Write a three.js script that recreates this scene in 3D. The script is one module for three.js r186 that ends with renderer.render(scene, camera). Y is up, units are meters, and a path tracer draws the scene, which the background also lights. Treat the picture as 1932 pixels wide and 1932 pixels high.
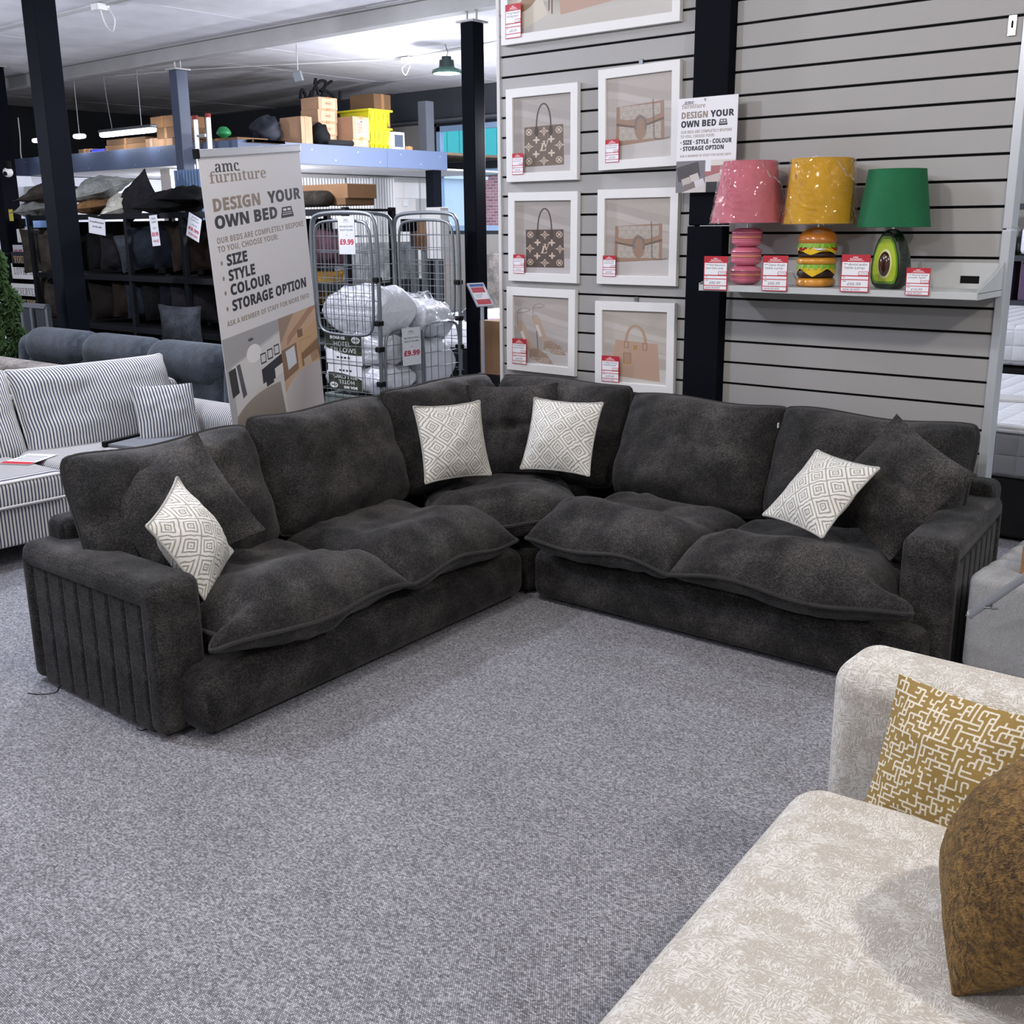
import * as THREE from 'three';
import { RoundedBoxGeometry } from 'three/addons/geometries/RoundedBoxGeometry.js';
import { mergeGeometries, mergeVertices } from 'three/addons/utils/BufferGeometryUtils.js';

// ---------------------------------------------------------------- camera
const scene = new THREE.Scene();
const EYE = 1.65, FOCAL = 2063;
const camera = new THREE.PerspectiveCamera(2 * Math.atan(966 / FOCAL) * 180 / Math.PI, 1, 0.05, 120);
camera.position.set(0, EYE, 0);
camera.rotation.set(-14.81 * Math.PI / 180, 39.78 * Math.PI / 180, -0.544 * Math.PI / 180, 'YXZ');
camera.updateMatrixWorld(true);
scene.add(camera);
const renderer = new THREE.WebGLRenderer({ antialias: true });
renderer.toneMapping = THREE.LinearToneMapping;
renderer.toneMappingExposure = 0.46;
renderer.shadowMap.enabled = true;
// ---------------------------------------------------------------- daylight outside (overcast, seen and entering through the far window)
scene.background = new THREE.Color().setRGB(3.6, 4.1, 4.8);
// ceiling lamps, unseen except the one near the window: [x, z, intensity, colour, how far below the ceiling they hang]; the fittings are built further down, the light hangs just below each lens
const CEIL = 3.44;
const SEEN_AND_UNSEEN_LAMPS = [
  [-4.7, -1.1, 30, 0xe6ecff], [-2.3, -1.9, 16, 0xfdf6f0], [1.0, -2.1, 24, 0xfff4ea], [-1.4, 1.6, 22, 0xf4f2ff],  // out of view, placed to light the sofas, slat wall and carpet
  [-6.2, -7.8, 54, 0xeef0ff, 1.0], [-8.83, -9.55, 26, 0xf2f5ff], [0.6, -6.4, 26, 0xe6efff], [-6.4, -4.0, 48, 0xeef0ff], [-7.7, -9.7, 62, 0xeef0ff, 1.0], [-9.9, -3.2, 42, 0xeef0ff, 0.9],  // mostly unseen; some hidden behind the slat wall, placed to brighten the ceiling
];

// ---------------------------------------------------------------- pixel helpers: a pixel gives a direction, the plane it touches gives the distance
const V3 = (x, y, z) => new THREE.Vector3(x, y, z);
function ray(px, py) { return V3((px - 966) / FOCAL, -(py - 966) / FOCAL, -1).applyQuaternion(camera.quaternion); }
function hit(px, py, axis, value) { const d = ray(px, py), o = camera.position; const t = (value - o[axis]) / d[axis]; return V3(o.x + d.x * t, o.y + d.y * t, o.z + d.z * t); }
const atY = (px, py, Y = 0) => hit(px, py, 'y', Y), atZ = (px, py, Z) => hit(px, py, 'z', Z), atX = (px, py, X) => hit(px, py, 'x', X);

// ---------------------------------------------------------------- random and noise
let seedState = 7;
function rnd() { seedState = (seedState * 1664525 + 1013904223) >>> 0; return seedState / 4294967296; }
const rr = (a, b) => a + (b - a) * rnd();
function hash2(x, y, s) { let h = (x * 374761393 + y * 668265263 + s * 1442695041) | 0; h = Math.imul(h ^ (h >>> 13), 1274126177); h ^= h >>> 16; return (h >>> 0) / 4294967296; }
function vnoise(x, y, per, s) {           // tileable value noise with period per
  const xi = Math.floor(x), yi = Math.floor(y), fx = x - xi, fy = y - yi;
  const m = (v) => ((v % per) + per) % per, u = fx * fx * (3 - 2 * fx), v = fy * fy * (3 - 2 * fy);
  const a = hash2(m(xi), m(yi), s), b = hash2(m(xi + 1), m(yi), s), c = hash2(m(xi), m(yi + 1), s), d = hash2(m(xi + 1), m(yi + 1), s);
  return a + (b - a) * u + (c - a) * v + (a - b - c + d) * u * v;
}
function fbm(u, v, f, oct, s) { let r = 0, a = 0.5, t = 0; for (let i = 0; i < oct; i++) { r += a * vnoise(u * f, v * f, f, s + i); t += a; a *= 0.5; f *= 2; } return r / t; }
const clamp = (x, a = 0, b = 1) => Math.min(b, Math.max(a, x));
const smooth = (a, b, x) => { const t = clamp((x - a) / (b - a)); return t * t * (3 - 2 * t); };

// ---------------------------------------------------------------- textures
function dataTex(n, f, metres, srgb = true, m = n) {          // f(u, v, i, j) -> [r, g, b] 0..1 in sRGB; one tile covers `metres`
  const a = new Uint8Array(n * m * 4);
  for (let j = 0; j < m; j++) for (let i = 0; i < n; i++) {
    const c = f(i / n, j / m, i, j), k = (j * n + i) * 4;
    a[k] = clamp(c[0]) * 255; a[k + 1] = clamp(c[1]) * 255; a[k + 2] = clamp(c[2]) * 255; a[k + 3] = 255;
  }
  const t = new THREE.DataTexture(a, n, m, THREE.RGBAFormat);
  t.wrapS = t.wrapT = THREE.RepeatWrapping; t.magFilter = t.minFilter = THREE.LinearFilter;
  if (srgb) t.colorSpace = THREE.SRGBColorSpace;
  if (metres) t.repeat.set(1 / metres, 1 / metres);
  t.needsUpdate = true; return t;
}
function asBump(t) { const b = t.clone(); b.colorSpace = THREE.NoColorSpace; b.needsUpdate = true; return b; }
function canvasTex(w, h, draw) {
  const c = document.createElement('canvas'); c.width = w; c.height = h;
  const g = c.getContext('2d'); draw(g, w, h);
  const t = new THREE.CanvasTexture(c); t.colorSpace = THREE.SRGBColorSpace; t.magFilter = THREE.LinearFilter; return t;
}
const mixc = (a, b, t) => [a[0] + (b[0] - a[0]) * t, a[1] + (b[1] - a[1]) * t, a[2] + (b[2] - a[2]) * t];
const hex = (h) => [(h >> 16 & 255) / 255, (h >> 8 & 255) / 255, (h & 255) / 255];

// chunky chenille weave of the big sofa: 4 mm ribs with flecks, brushed patches
const texDark = dataTex(1024, (u, v, i, j) => {
  const cx = Math.floor(i / 8), cy = Math.floor(j / 6), sx = (i + (cy & 1) * 4) % 8, sy = j % 6;
  const dome = Math.sin((sx + 0.5) / 8 * Math.PI) * Math.sin((sy + 0.5) / 6 * Math.PI);
  const fl = hash2(Math.floor((i + (cy & 1) * 4) / 8), cy, 3);
  const pat = fbm(u, v, 6, 4, 11), fine = fbm(u, v, 40, 2, 21);
  const k = 0.152 + 0.32 * (pat - 0.5) + 0.30 * (dome - 0.42) + 0.16 * (fl - 0.5) + 0.04 * (fine - 0.5);
  return [k * 1.035, k * 0.99, k * 0.955];
}, 0.74);
// carpet: grey loop pile with pale and dark flecks
const texCarpet = dataTex(1024, (u, v, i, j) => {
  const cy = Math.floor(j / 7), ii = (i + (cy % 2) * 5) % 1024, cx = Math.floor(ii / 10), sx = ii % 10, sy = j % 7;
  const dome = Math.sin((sx + 0.5) / 10 * Math.PI) * Math.sin((sy + 0.5) / 7 * Math.PI);
  const fl = hash2(cx, cy, 5), fl2 = hash2(cx >> 1, cy, 9), pat = fbm(u, v, 8, 3, 31);
  const k = 0.568 + 0.34 * (dome - 0.5) + 0.26 * (fl - 0.5) + 0.12 * (fl2 - 0.5) + 0.06 * (pat - 0.5);
  return [k * 0.985, k * 0.985, k * 1.015];
}, 0.64);
// ticking stripe
const texStripe = dataTex(256, (u, v, i, j) => {
  const p = (u * 8) % 1, navy = [0.23, 0.26, 0.34], cream = [0.80, 0.79, 0.76];
  const e = 0.06, m = smooth(0.30 - e, 0.30, p) * (1 - smooth(0.66, 0.66 + e, p));
  const n = 0.05 * (hash2(i, j, 2) - 0.5) + 0.05 * (((j >> 1) & 1) - 0.5);
  return mixc(cream, navy, m).map((c) => c + n);
}, 0.142);
// cut-pile diamonds on the pale scatter cushions
const texDiamond = dataTex(768, (u, v, i, j) => {
  const w = 0.018 * (fbm(u, v, 20, 2, 5) - 0.5) * 4;
  let x = u * 3.5 + w, y = v * 3.5 + w * 0.7; let a = x + y, b = x - y;
  const fa = Math.abs(((a % 1) + 1) % 1 - 0.5) * 2, fb = Math.abs(((b % 1) + 1) % 1 - 0.5) * 2, d = 1 - Math.max(fa, fb);
  const ring = (c, t) => 1 - smooth(t * 0.6, t, Math.abs(d - c));
  let line = Math.max(ring(0.015, 0.055), ring(0.40, 0.075), ring(0.73, 0.07), ring(0.98, 0.06) * 0.8);
  const loopy = hash2(i >> 2, j >> 2, 8); line = clamp(line * (0.75 + 0.5 * loopy));
  const base = mixc([0.95, 0.95, 0.93], [0.86, 0.855, 0.82], hash2(i >> 1, j >> 1, 4) * 0.7);
  return mixc(base, [0.60, 0.57, 0.51], line * 0.85);
}, 0);
// cream slubbed chenille
const texCream = dataTex(1024, (u, v, i, j) => {
  const patch = fbm(u, v, 22, 2, 41) > 0.5 ? 1 : 0;
  const h = hash2(i >> 5, j >> 1, 42), w = hash2(i >> 1, j >> 5, 43);
  const along = vnoise(u * 60, v * 360, 360, 44) , across = vnoise(u * 360, v * 60, 360, 45);
  const st = patch ? along : across;
  const big = fbm(u, v, 10, 3, 46);
  const k = smooth(0.42, 0.62, st * 0.6 + big * 0.4 + 0.06 * (h + w - 1));
  return mixc([0.71, 0.685, 0.64], [0.865, 0.86, 0.835], k).map((c) => c + 0.05 * (hash2(i, j, 47) - 0.5));
}, 0.36);
// gold cushion with a maze of pale broken keys
const texMaze = dataTex(768, (u, v, i, j) => {
  const N = 30, gx = u * N, gy = v * N, cx = Math.floor(gx), cy = Math.floor(gy), fx = gx - cx, fy = gy - cy;
  const seg = (x, y, hor) => hash2(((x % N) + N) % N, ((y % N) + N) % N, hor ? 71 : 72) > 0.52;
  let on = 0; const t = 0.19;
  const near = (a, b) => Math.abs(a - b) < t;
  if (fx < t || fx > 1 - t) { const x = fx < t ? cx : cx + 1; if (seg(x, cy, false) && (fy > 0.02)) on = 1; }
  if (fy < t || fy > 1 - t) { const y = fy < t ? cy : cy + 1; if (seg(cx, y, true) && (fx > 0.02)) on = 1; }
  const n = 0.10 * (hash2(i, j, 73) - 0.5);
  return mixc([0.585, 0.485, 0.265], [0.88, 0.85, 0.78], on).map((c) => c + n);
}, 0);
const texFur = dataTex(768, (u, v, i, j) => {
  const w = fbm(u, v, 9, 3, 81), cl = fbm(u + 0.15 * w, v, 40, 3, 82), st = vnoise((u + v * 0.4) * 200, v * 90, 200, 83);
  const k = clamp(0.15 + 0.75 * (cl - 0.25) * 1.3 + 0.35 * (st - 0.5));
  return mixc([0.22, 0.15, 0.065], [0.66, 0.51, 0.27], k);
}, 0.26);
// plain weaves, tinted by the material colour
const texWeave = dataTex(512, (u, v, i, j) => {
  const a = (Math.floor(i / 4) + Math.floor(j / 4)) & 1, d = Math.sin((i % 4 + 0.5) / 4 * Math.PI) * Math.sin((j % 4 + 0.5) / 4 * Math.PI);
  const k = 0.80 + 0.10 * (d - 0.5) + (a ? 0.08 : -0.08) + 0.10 * (hash2(i >> 2, j >> 2, 91) - 0.5) + 0.08 * (fbm(u, v, 6, 3, 92) - 0.5);
  return [k, k, k];
}, 0.4);
const texVelvet = dataTex(512, (u, v, i, j) => { const k = 0.72 + 0.5 * (fbm(u, v, 7, 4, 101) - 0.5) + 0.25 * (fbm(u, v, 60, 2, 102) - 0.5); return [k, k, k]; }, 0.7);
const texCrease = dataTex(512, (u, v) => { const r = 1 - Math.abs(fbm(u, v, 7, 3, 111) - 0.5) * 4, q = 1 - Math.abs(fbm(u, v, 15, 3, 114) - 0.5) * 4; const k = clamp(0.55 * r + 0.45 * q); return [k, k, k]; }, 0.5, false);
const texStreak = dataTex(512, (u, v) => { const s = fbm((u + v * 0.5) % 1, v, 5, 3, 141), r = 1 - Math.abs(s - 0.5) * 7; const k = clamp(r) * clamp(vnoise(u * 8, v * 4, 8, 143) * 2 - 0.5); return [k, k, k]; }, 0, false); texStreak.repeat.set(3, 1);
const texCard = dataTex(256, (u, v, i, j) => { const k = 0.86 + 0.10 * (fbm(u, v, 5, 3, 121) - 0.5) + 0.06 * (hash2(i >> 1, j, 122) - 0.5); return [k, k, k]; }, 0.5);
const texPaint = dataTex(256, (u, v, i, j) => { const k = 0.93 + 0.10 * (fbm(u, v, 6, 4, 131) - 0.5); return [k, k, k]; }, 1.2);
const texQuilt = dataTex(256, (u, v) => { const a = Math.abs(Math.sin(u * Math.PI * 2)), b = Math.abs(Math.sin(v * Math.PI * 2)); const k = Math.pow(a * b, 0.35); return [k, k, k]; }, 0.22, false);

// ---------------------------------------------------------------- materials
const mat = (o) => new THREE.MeshPhysicalMaterial({ roughness: 0.85, side: THREE.DoubleSide, ...o });
const lin = (r, g, b) => new THREE.Color().setRGB(r, g, b);
const M = {
  dark: mat({ map: texDark, bumpMap: asBump(texDark), bumpScale: 0.004, roughness: 0.95, sheen: 0.5, sheenColor: lin(0.5, 0.5, 0.5), sheenRoughness: 0.5 }),
  carpet: mat({ map: texCarpet, bumpMap: asBump(texCarpet), bumpScale: 0.003, roughness: 1 }),
  stripe: mat({ map: texStripe, roughness: 0.95 }),
  diamond: mat({ map: texDiamond, bumpMap: asBump(texDiamond), bumpScale: 0.008, roughness: 1, sheen: 0.3, sheenColor: lin(0.9, 0.9, 0.85) }),
  cream: mat({ map: texCream, bumpMap: asBump(texCream), bumpScale: 0.003, roughness: 0.95 }),
  maze: mat({ map: texMaze, bumpMap: asBump(texMaze), bumpScale: 0.002, roughness: 0.9 }),
  fur: mat({ map: texFur, bumpMap: asBump(texFur), bumpScale: 0.012, roughness: 0.9, sheen: 0.5, sheenColor: lin(0.6, 0.45, 0.2) }),
  blueGrey: mat({ map: texVelvet, color: 0x464f59, roughness: 0.95, sheen: 0.3, sheenColor: lin(0.4, 0.45, 0.5) }),
  beige: mat({ map: texVelvet, color: 0xa8a199, roughness: 0.95 }),
  benchGrey: mat({ map: texWeave, bumpMap: asBump(texWeave), bumpScale: 0.003, color: 0xc9cbcb, roughness: 0.95 }),
  steelDark: mat({ color: 0x090c14, specularIntensity: 0.15, roughness: 0.75, map: texPaint }),
  steelBlue: mat({ color: 0x5c6880, roughness: 0.55, map: texPaint }),
  greyPaint: mat({ color: 0xb4b4b2, roughness: 0.7, map: texPaint }),
  board: mat({ color: 0xdedee0, roughness: 0.9, map: texPaint }),
  slat: mat({ color: 0xa4a3a1, roughness: 0.6 }),
  black: mat({ color: 0x0b0c0e, roughness: 0.7, specularIntensity: 0.3 }),
  blackFab: mat({ color: 0x15161a, roughness: 0.95, map: texVelvet }),
  white: mat({ color: 0xe6e6e4, roughness: 0.55 }),
  offwhite: mat({ color: 0xd4d3d0, roughness: 0.7 }),
  alu: mat({ color: 0xc9ccd0, roughness: 0.35, metalness: 0.7 }),
  galv: mat({ color: 0x7c8184, roughness: 0.4, metalness: 0.75 }),
  chrome: mat({ color: 0xdadde0, roughness: 0.15, metalness: 1 }),
  card: mat({ color: 0xa9805a, roughness: 0.9, map: texCard }),
  cardPale: mat({ color: 0xcfa583, roughness: 0.9, map: texCard }),
  cardDark: mat({ color: 0x8a6848, roughness: 0.9, map: texCard }),
  tape: mat({ color: 0xa57a4e, roughness: 0.3 }),
  yellow: mat({ color: 0xcdc61e, roughness: 0.45 }),
  blueBox: mat({ color: 0x1a2ab4, roughness: 0.4 }),
  film: mat({ color: 0xffffff, transmission: 1, thickness: 0, roughness: 0.04, bumpMap: texStreak, bumpScale: 0.011, ior: 1.45 }),
  bag: mat({ color: 0xd6d8dd, roughness: 0.5, clearcoat: 1, clearcoatRoughness: 0.15, bumpMap: texCrease, bumpScale: 0.004 }),
  mattress: mat({ color: 0xe9ebee, roughness: 0.85, bumpMap: texQuilt, bumpScale: 0.01 }),
  mattressGrey: mat({ color: 0x8d9093, roughness: 0.9, bumpMap: texQuilt, bumpScale: 0.01 }),
  glow: new THREE.MeshStandardMaterial({ color: 0xffffff, emissive: 0xf6fbff, emissiveIntensity: 6 }),
  glass: mat({ color: 0xf2f8fb, transmission: 1, thickness: 0, roughness: 0.02, ior: 1.45 }),
};
function matC(c, o = {}) { return mat({ color: c, ...o }); }

// ---------------------------------------------------------------- things and parts
const used = new Map();
function numbered(n) { const k = used.get(n) || 0; used.set(n, k + 1); return k ? n + '_' + String(k).padStart(3, '0') : n; }
function thing(name, label, category, pos = [0, 0, 0], turn = 0, group) {
  const o = new THREE.Group(); o.name = numbered(name); o.position.set(...pos); o.rotation.y = turn;
  o.userData = { label, category }; if (group) o.userData.group = group; scene.add(o); return o;
}
function part(parent, name, geo, material, label) {
  const m = new THREE.Mesh(geo, material); m.name = name; m.castShadow = m.receiveShadow = true; parent.add(m);
  if (label) m.userData.label = label; return m;
}
function solo(name, geo, material, label, category, group) {
  const m = part(scene, numbered(name), geo, material); m.userData = { label, category }; if (group) m.userData.group = group; return m;
}
function struct(name, geo, material, label, category) { const m = part(scene, name, geo, material); m.userData = { kind: 'structure', label, category }; return m; }

// ---------------------------------------------------------------- geometry helpers
function muv(g) {                                               // uv in metres from the dominant normal axis
  if (g.index) g = g.toNonIndexed();
  const p = g.attributes.position, n = g.attributes.normal, uv = new Float32Array(p.count * 2);
  for (let t = 0; t < p.count; t += 3) {
    let x = 0, y = 0, z = 0; for (let k = t; k < t + 3; k++) { x += n.getX(k); y += n.getY(k); z += n.getZ(k); }
    x = Math.abs(x); y = Math.abs(y); z = Math.abs(z);
    for (let k = t; k < t + 3; k++) {
      const X = p.getX(k), Y = p.getY(k), Z = p.getZ(k);
      if (x >= y && x >= z) { uv[2 * k] = Z; uv[2 * k + 1] = Y; } else if (y >= z) { uv[2 * k] = X; uv[2 * k + 1] = Z; } else { uv[2 * k] = X; uv[2 * k + 1] = Y; }
    }
  }
  g.setAttribute('uv', new THREE.BufferAttribute(uv, 2)); return g;
}
function mv(g, x = 0, y = 0, z = 0, rx = 0, ry = 0, rz = 0) { g.applyMatrix4(new THREE.Matrix4().compose(V3(x, y, z), new THREE.Quaternion().setFromEuler(new THREE.Euler(rx, ry, rz, 'YXZ')), V3(1, 1, 1))); return g; }
function box(w, h, d, x = 0, y = 0, z = 0, rx = 0, ry = 0, rz = 0) { return mv(muv(new THREE.BoxGeometry(w, h, d)), x, y, z, rx, ry, rz); }
function rbox(w, h, d, r = 0.01, x = 0, y = 0, z = 0, rx = 0, ry = 0, rz = 0, seg = 2) { return mv(muv(new RoundedBoxGeometry(w, h, d, seg, Math.min(r, w / 2.01, h / 2.01, d / 2.01))), x, y, z, rx, ry, rz); }
function span(x0, x1, y0, y1, z0, z1, r = 0) { const w = Math.abs(x1 - x0), h = Math.abs(y1 - y0), d = Math.abs(z1 - z0); return (r ? rbox : box)(...(r ? [w, h, d, r] : [w, h, d]), (x0 + x1) / 2, (y0 + y1) / 2, (z0 + z1) / 2); }
function cyl(r0, r1, h, x = 0, y = 0, z = 0, rx = 0, ry = 0, rz = 0, n = 20) { return mv(new THREE.CylinderGeometry(r0, r1, h, n).toNonIndexed(), x, y, z, rx, ry, rz); }
function tube(pts, r, closed = false, seg, rad = 7) { const c = new THREE.CatmullRomCurve3(pts.map((p) => (p.isVector3 ? p : V3(...p))), closed, 'centripetal'); return new THREE.TubeGeometry(c, seg || pts.length * 6, r, rad, closed).toNonIndexed(); }
function bar(a, b, r, n = 8) { a = a.isVector3 ? a : V3(...a); b = b.isVector3 ? b : V3(...b); const d = b.clone().sub(a), g = new THREE.CylinderGeometry(r, r, d.length(), n).toNonIndexed(); g.applyQuaternion(new THREE.Quaternion().setFromUnitVectors(V3(0, 1, 0), d.normalize())); g.translate((a.x + b.x) / 2, (a.y + b.y) / 2, (a.z + b.z) / 2); return g; }
function lathe(pts, n = 40) { return new THREE.LatheGeometry(pts.map((p) => new THREE.Vector2(p[0], p[1])), n); }
function merge(list) { return mergeGeometries(list.map((g) => { const k = g.index ? g.toNonIndexed() : g; for (const a of Object.keys(k.attributes)) if (!['position', 'normal', 'uv'].includes(a)) k.deleteAttribute(a); return k; })); }
function weld(g) { const k = mergeVertices(g, 1e-5); k.computeVertexNormals(); return k; }
// A stuffed cushion lying in the xz plane, seam at y = 0. Options: top/bot = bulge, n/e = fullness, pinch = how far the sides draw in, fn = reshaping of each point
function stuffed(w, d, o = {}) {
  const { top = 0.1, bot = 0.1, n = 2.4, e = 0.6, pinch = 0.05, nx = 30, nz = 30, wr = 0.004, sd = 1, fn = null, uvs = 1, uvn = 0 } = o;
  const P = [], UV = [], I = [], edge = [];
  const f = (a) => Math.pow(Math.max(0, 1 - Math.pow(Math.abs(a), n)), e);
  const place = (a, b, s) => {
    const bulge = f(a) * f(b), x = a * w / 2 * (1 - pinch * (1 - b * b)), z = b * d / 2 * (1 - pinch * (1 - a * a));
    let y = s * (s > 0 ? top : bot) * bulge;
    const ripple = (vnoise(a * 3 + 9, b * 3 + 9, 64, sd) - 0.5) * 2 + (vnoise(a * 8 + 9, b * 8 + 9, 64, sd + 3) - 0.5);
    y += s * wr * ripple * Math.min(1, bulge * 2);
    const p = V3(x, y, z); if (fn) fn(p, a, b, s, bulge); return p;
  };
  const grid = (k, m) => Math.sin((k / m - 0.5) * Math.PI * 0.92) / Math.sin(Math.PI * 0.46);
  for (const s of [1, -1]) {
    const base = P.length / 3;
    for (let j = 0; j <= nz; j++) for (let i = 0; i <= nx; i++) {
      const a = grid(i, nx), b = grid(j, nz), p = place(a, b, s);
      P.push(p.x, p.y, p.z); UV.push(uvn ? (a + 1) / 2 * uvn : (a * w / 2) * uvs, uvn ? (b + 1) / 2 * uvn : (b * d / 2) * uvs);
    }
    if (!uvn) {                                                   // lay the cloth without stretch: lengths measured along the surface from the middle
      const at = (i, j) => (base + j * (nx + 1) + i) * 3, dist = (p, q) => Math.hypot(P[p] - P[q], P[p + 1] - P[q + 1], P[p + 2] - P[q + 2]), ci = nx >> 1, cj = nz >> 1;
      for (let j = 0; j <= nz; j++) for (const d of [1, -1]) { let l = 0; for (let i = ci; i >= 0 && i <= nx; i += d) { if (i !== ci) l += dist(at(i, j), at(i - d, j)); UV[(base + j * (nx + 1) + i) * 2] = d * l * uvs; } }
      for (let i = 0; i <= nx; i++) for (const d of [1, -1]) { let l = 0; for (let j = cj; j >= 0 && j <= nz; j += d) { if (j !== cj) l += dist(at(i, j), at(i, j - d)); UV[(base + j * (nx + 1) + i) * 2 + 1] = d * l * uvs; } }
    }
    for (let j = 0; j < nz; j++) for (let i = 0; i < nx; i++) {
      const q = base + j * (nx + 1) + i, t = q + nx + 1;
      if (s > 0) I.push(q, t, q + 1, q + 1, t, t + 1); else I.push(q, q + 1, t, q + 1, t + 1, t);
    }
  }
  const g = new THREE.BufferGeometry();
  g.setAttribute('position', new THREE.Float32BufferAttribute(P, 3)); g.setAttribute('uv', new THREE.Float32BufferAttribute(UV, 2)); g.setIndex(I); g.computeVertexNormals();
  const K = 16;
  for (let k = 0; k < K; k++) edge.push(place(-1 + 2 * k / K, -1, 1)); for (let k = 0; k < K; k++) edge.push(place(1, -1 + 2 * k / K, 1));
  for (let k = 0; k < K; k++) edge.push(place(1 - 2 * k / K, 1, 1)); for (let k = 0; k < K; k++) edge.push(place(-1, 1 - 2 * k / K, 1));
  g.userData.edge = edge; return g;
}
const piping = (g, r = 0.008) => tube(g.userData.edge, r, true, 200, 6);
// place an object so that its local axes point along given world directions (x, y; z = x cross y) at a position
function orient(o, pos, xdir, ydir) { const x = xdir.clone().normalize(), z = x.clone().cross(ydir).normalize(), y = z.clone().cross(x); o.quaternion.setFromRotationMatrix(new THREE.Matrix4().makeBasis(x, y, z)); o.position.copy(pos); return o; }

// ================================================================ the setting
const RX0 = -17, RX1 = 4.5, RZ0 = -11.8, RZ1 = 4.5;
struct('floor', span(RX0 - 0.2, RX1 + 0.2, -0.1, 0, RZ0 - 0.2, RZ1 + 0.2), M.carpet, 'grey flecked loop pile carpet covering the showroom floor', 'carpet');
{ // ceiling: painted boards butted together with open joints under a slab
  const c = struct('ceiling', span(RX0 - 0.2, RX1 + 0.2, CEIL + 0.015, CEIL + 0.2, RZ0 - 0.2, RZ1 + 0.2), M.black, 'white painted board ceiling with open joints', 'ceiling');
  const bw = 1.2, bd = 2.4, vars = [0, 1, 2].map((k) => mat({ color: [0xf1f1f4, 0xf4f3f5, 0xeeeef2][k], roughness: 0.9, map: texPaint }));
  const g = box(bw - 0.007, 0.014, bd - 0.007);
  for (let i = 0, x = RX0; x < RX1 - 0.1; x += bw, i++) for (let j = 0, z = RZ0 + (i % 2 ? -1.2 : 0); z < RZ1 - 0.1; z += bd, j++) {
    const z0 = Math.max(z, RZ0), z1 = Math.min(z + bd, RZ1), x1 = Math.min(x + bw, RX1);
    const m = part(c, 'board', z1 - z0 > bd - 0.01 && x1 - x > bw - 0.01 ? g : box(x1 - x - 0.007, 0.014, z1 - z0 - 0.007), vars[Math.floor(rnd() * 3)]);
    m.position.set((x + x1) / 2, CEIL + 0.007 - 0.001 * (rnd() * 3), (z0 + z1) / 2);
  }
}
const WALLPAINT = matC(0xcfcdc8, { roughness: 0.85, map: texPaint }), WALLDARK = matC(0x14161b, { roughness: 0.8 });
struct('wall_left', span(RX0 - 0.2, RX0, 0, CEIL, RZ0 - 0.2, RZ1 + 0.2), WALLDARK, 'black painted end wall of the showroom', 'wall');
struct('wall_right', span(RX1, RX1 + 0.2, 0, CEIL, RZ0 - 0.2, RZ1 + 0.2), WALLPAINT, 'pale painted side wall', 'wall');
struct('wall_back', span(RX0, RX1, 0, CEIL, RZ1, RZ1 + 0.2), WALLPAINT, 'pale painted rear wall', 'wall');
const WX0 = -11.25, WX1 = -7.6, WY0 = 1.5, WY1 = 3.02, WT = 2.42;
{ // wall with the shop window: pale below and beside, black above the storage deck
  const a = merge([span(WX0, RX1, 0, WY0, RZ0 - 0.2, RZ0), span(WX1, RX1, WY0, CEIL, RZ0 - 0.2, RZ0), span(WX0, WX1, WY1, CEIL, RZ0 - 0.2, RZ0), span(RX0, WX0, 0, CEIL, RZ0 - 0.2, RZ0)]);
  struct('wall_far', a, matC(0x9b9892, { roughness: 0.85, map: texPaint }), 'painted wall around the tall shop window', 'wall');
  const w = new THREE.Group(); w.name = 'window_1'; w.userData = { kind: 'structure', label: 'tall dark framed shop window with a transom', category: 'window' }; scene.add(w);
  const F = matC(0x8fa9c8, { roughness: 0.4 }), FD = matC(0x23262c, { roughness: 0.5 });
  const bars = (x0, x1, y0, y1, t, m, n) => { for (const s of [span(x0, x1, y0, y0 + t, RZ0 - 0.13, RZ0 - 0.06), span(x0, x1, y1 - t, y1, RZ0 - 0.13, RZ0 - 0.06), span(x0, x0 + t, y0, y1, RZ0 - 0.13, RZ0 - 0.06), span(x1 - t, x1, y0, y1, RZ0 - 0.13, RZ0 - 0.06)]) part(w, n, s, m); };
  bars(WX0, WX1, WY0, WY1, 0.05, FD, 'outer_frame');
  part(w, 'transom', span(WX0, WX1, WT - 0.05, WT + 0.05, RZ0 - 0.16, RZ0 + 0.06), FD);
  const cols = [WX0 + 0.05, -10.62, -9.95, -8.9, WX1 - 0.05];
  for (let k = 0; k < 4; k++) for (const [y0, y1] of [[WY0 + 0.05, WT - 0.05], [WT + 0.05, WY1 - 0.05]]) {
    bars(cols[k], cols[k + 1], y0, y1, 0.07, F, 'sash');
    part(w, 'pane', span(cols[k] + 0.07, cols[k + 1] - 0.07, y0 + 0.07, y1 - 0.07, RZ0 - 0.1, RZ0 - 0.095), M.glass);
  }
}
{ // inner block wall under the deck, each block its own piece
  const back = struct('wall_inner', span(-11.5, -11.312, 0, 2.28, RZ0, -7.55), matC(0xbdbab5), 'white painted block wall under the storage deck', 'wall');
  const g = box(0.012, 0.211, 0.436), h = box(0.012, 0.211, 0.216), mm = [matC(0xe6e2dd), matC(0xe1dcd6), matC(0xeae6e2)];
  for (let r = 0; r < 10; r++) { let z = -7.55; const odd = r % 2; let first = true; while (z > RZ0 + 0.05) { const half = odd && first; const len = half ? 0.22 : 0.44; if (z - len < RZ0) break; const b = part(back, 'block', half ? h : g, mm[Math.floor(rnd() * 3)]); b.position.set(-11.306, 0.06 + 0.215 * (r + 0.5), z - len / 2); z -= len; first = false; } }
  struct('wall_inner_end', span(-14.2, -14, 0, 2.28, RZ0, -5.6), matC(0xd9dce6), 'pale wall beyond the storage deck', 'wall');
}
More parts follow.
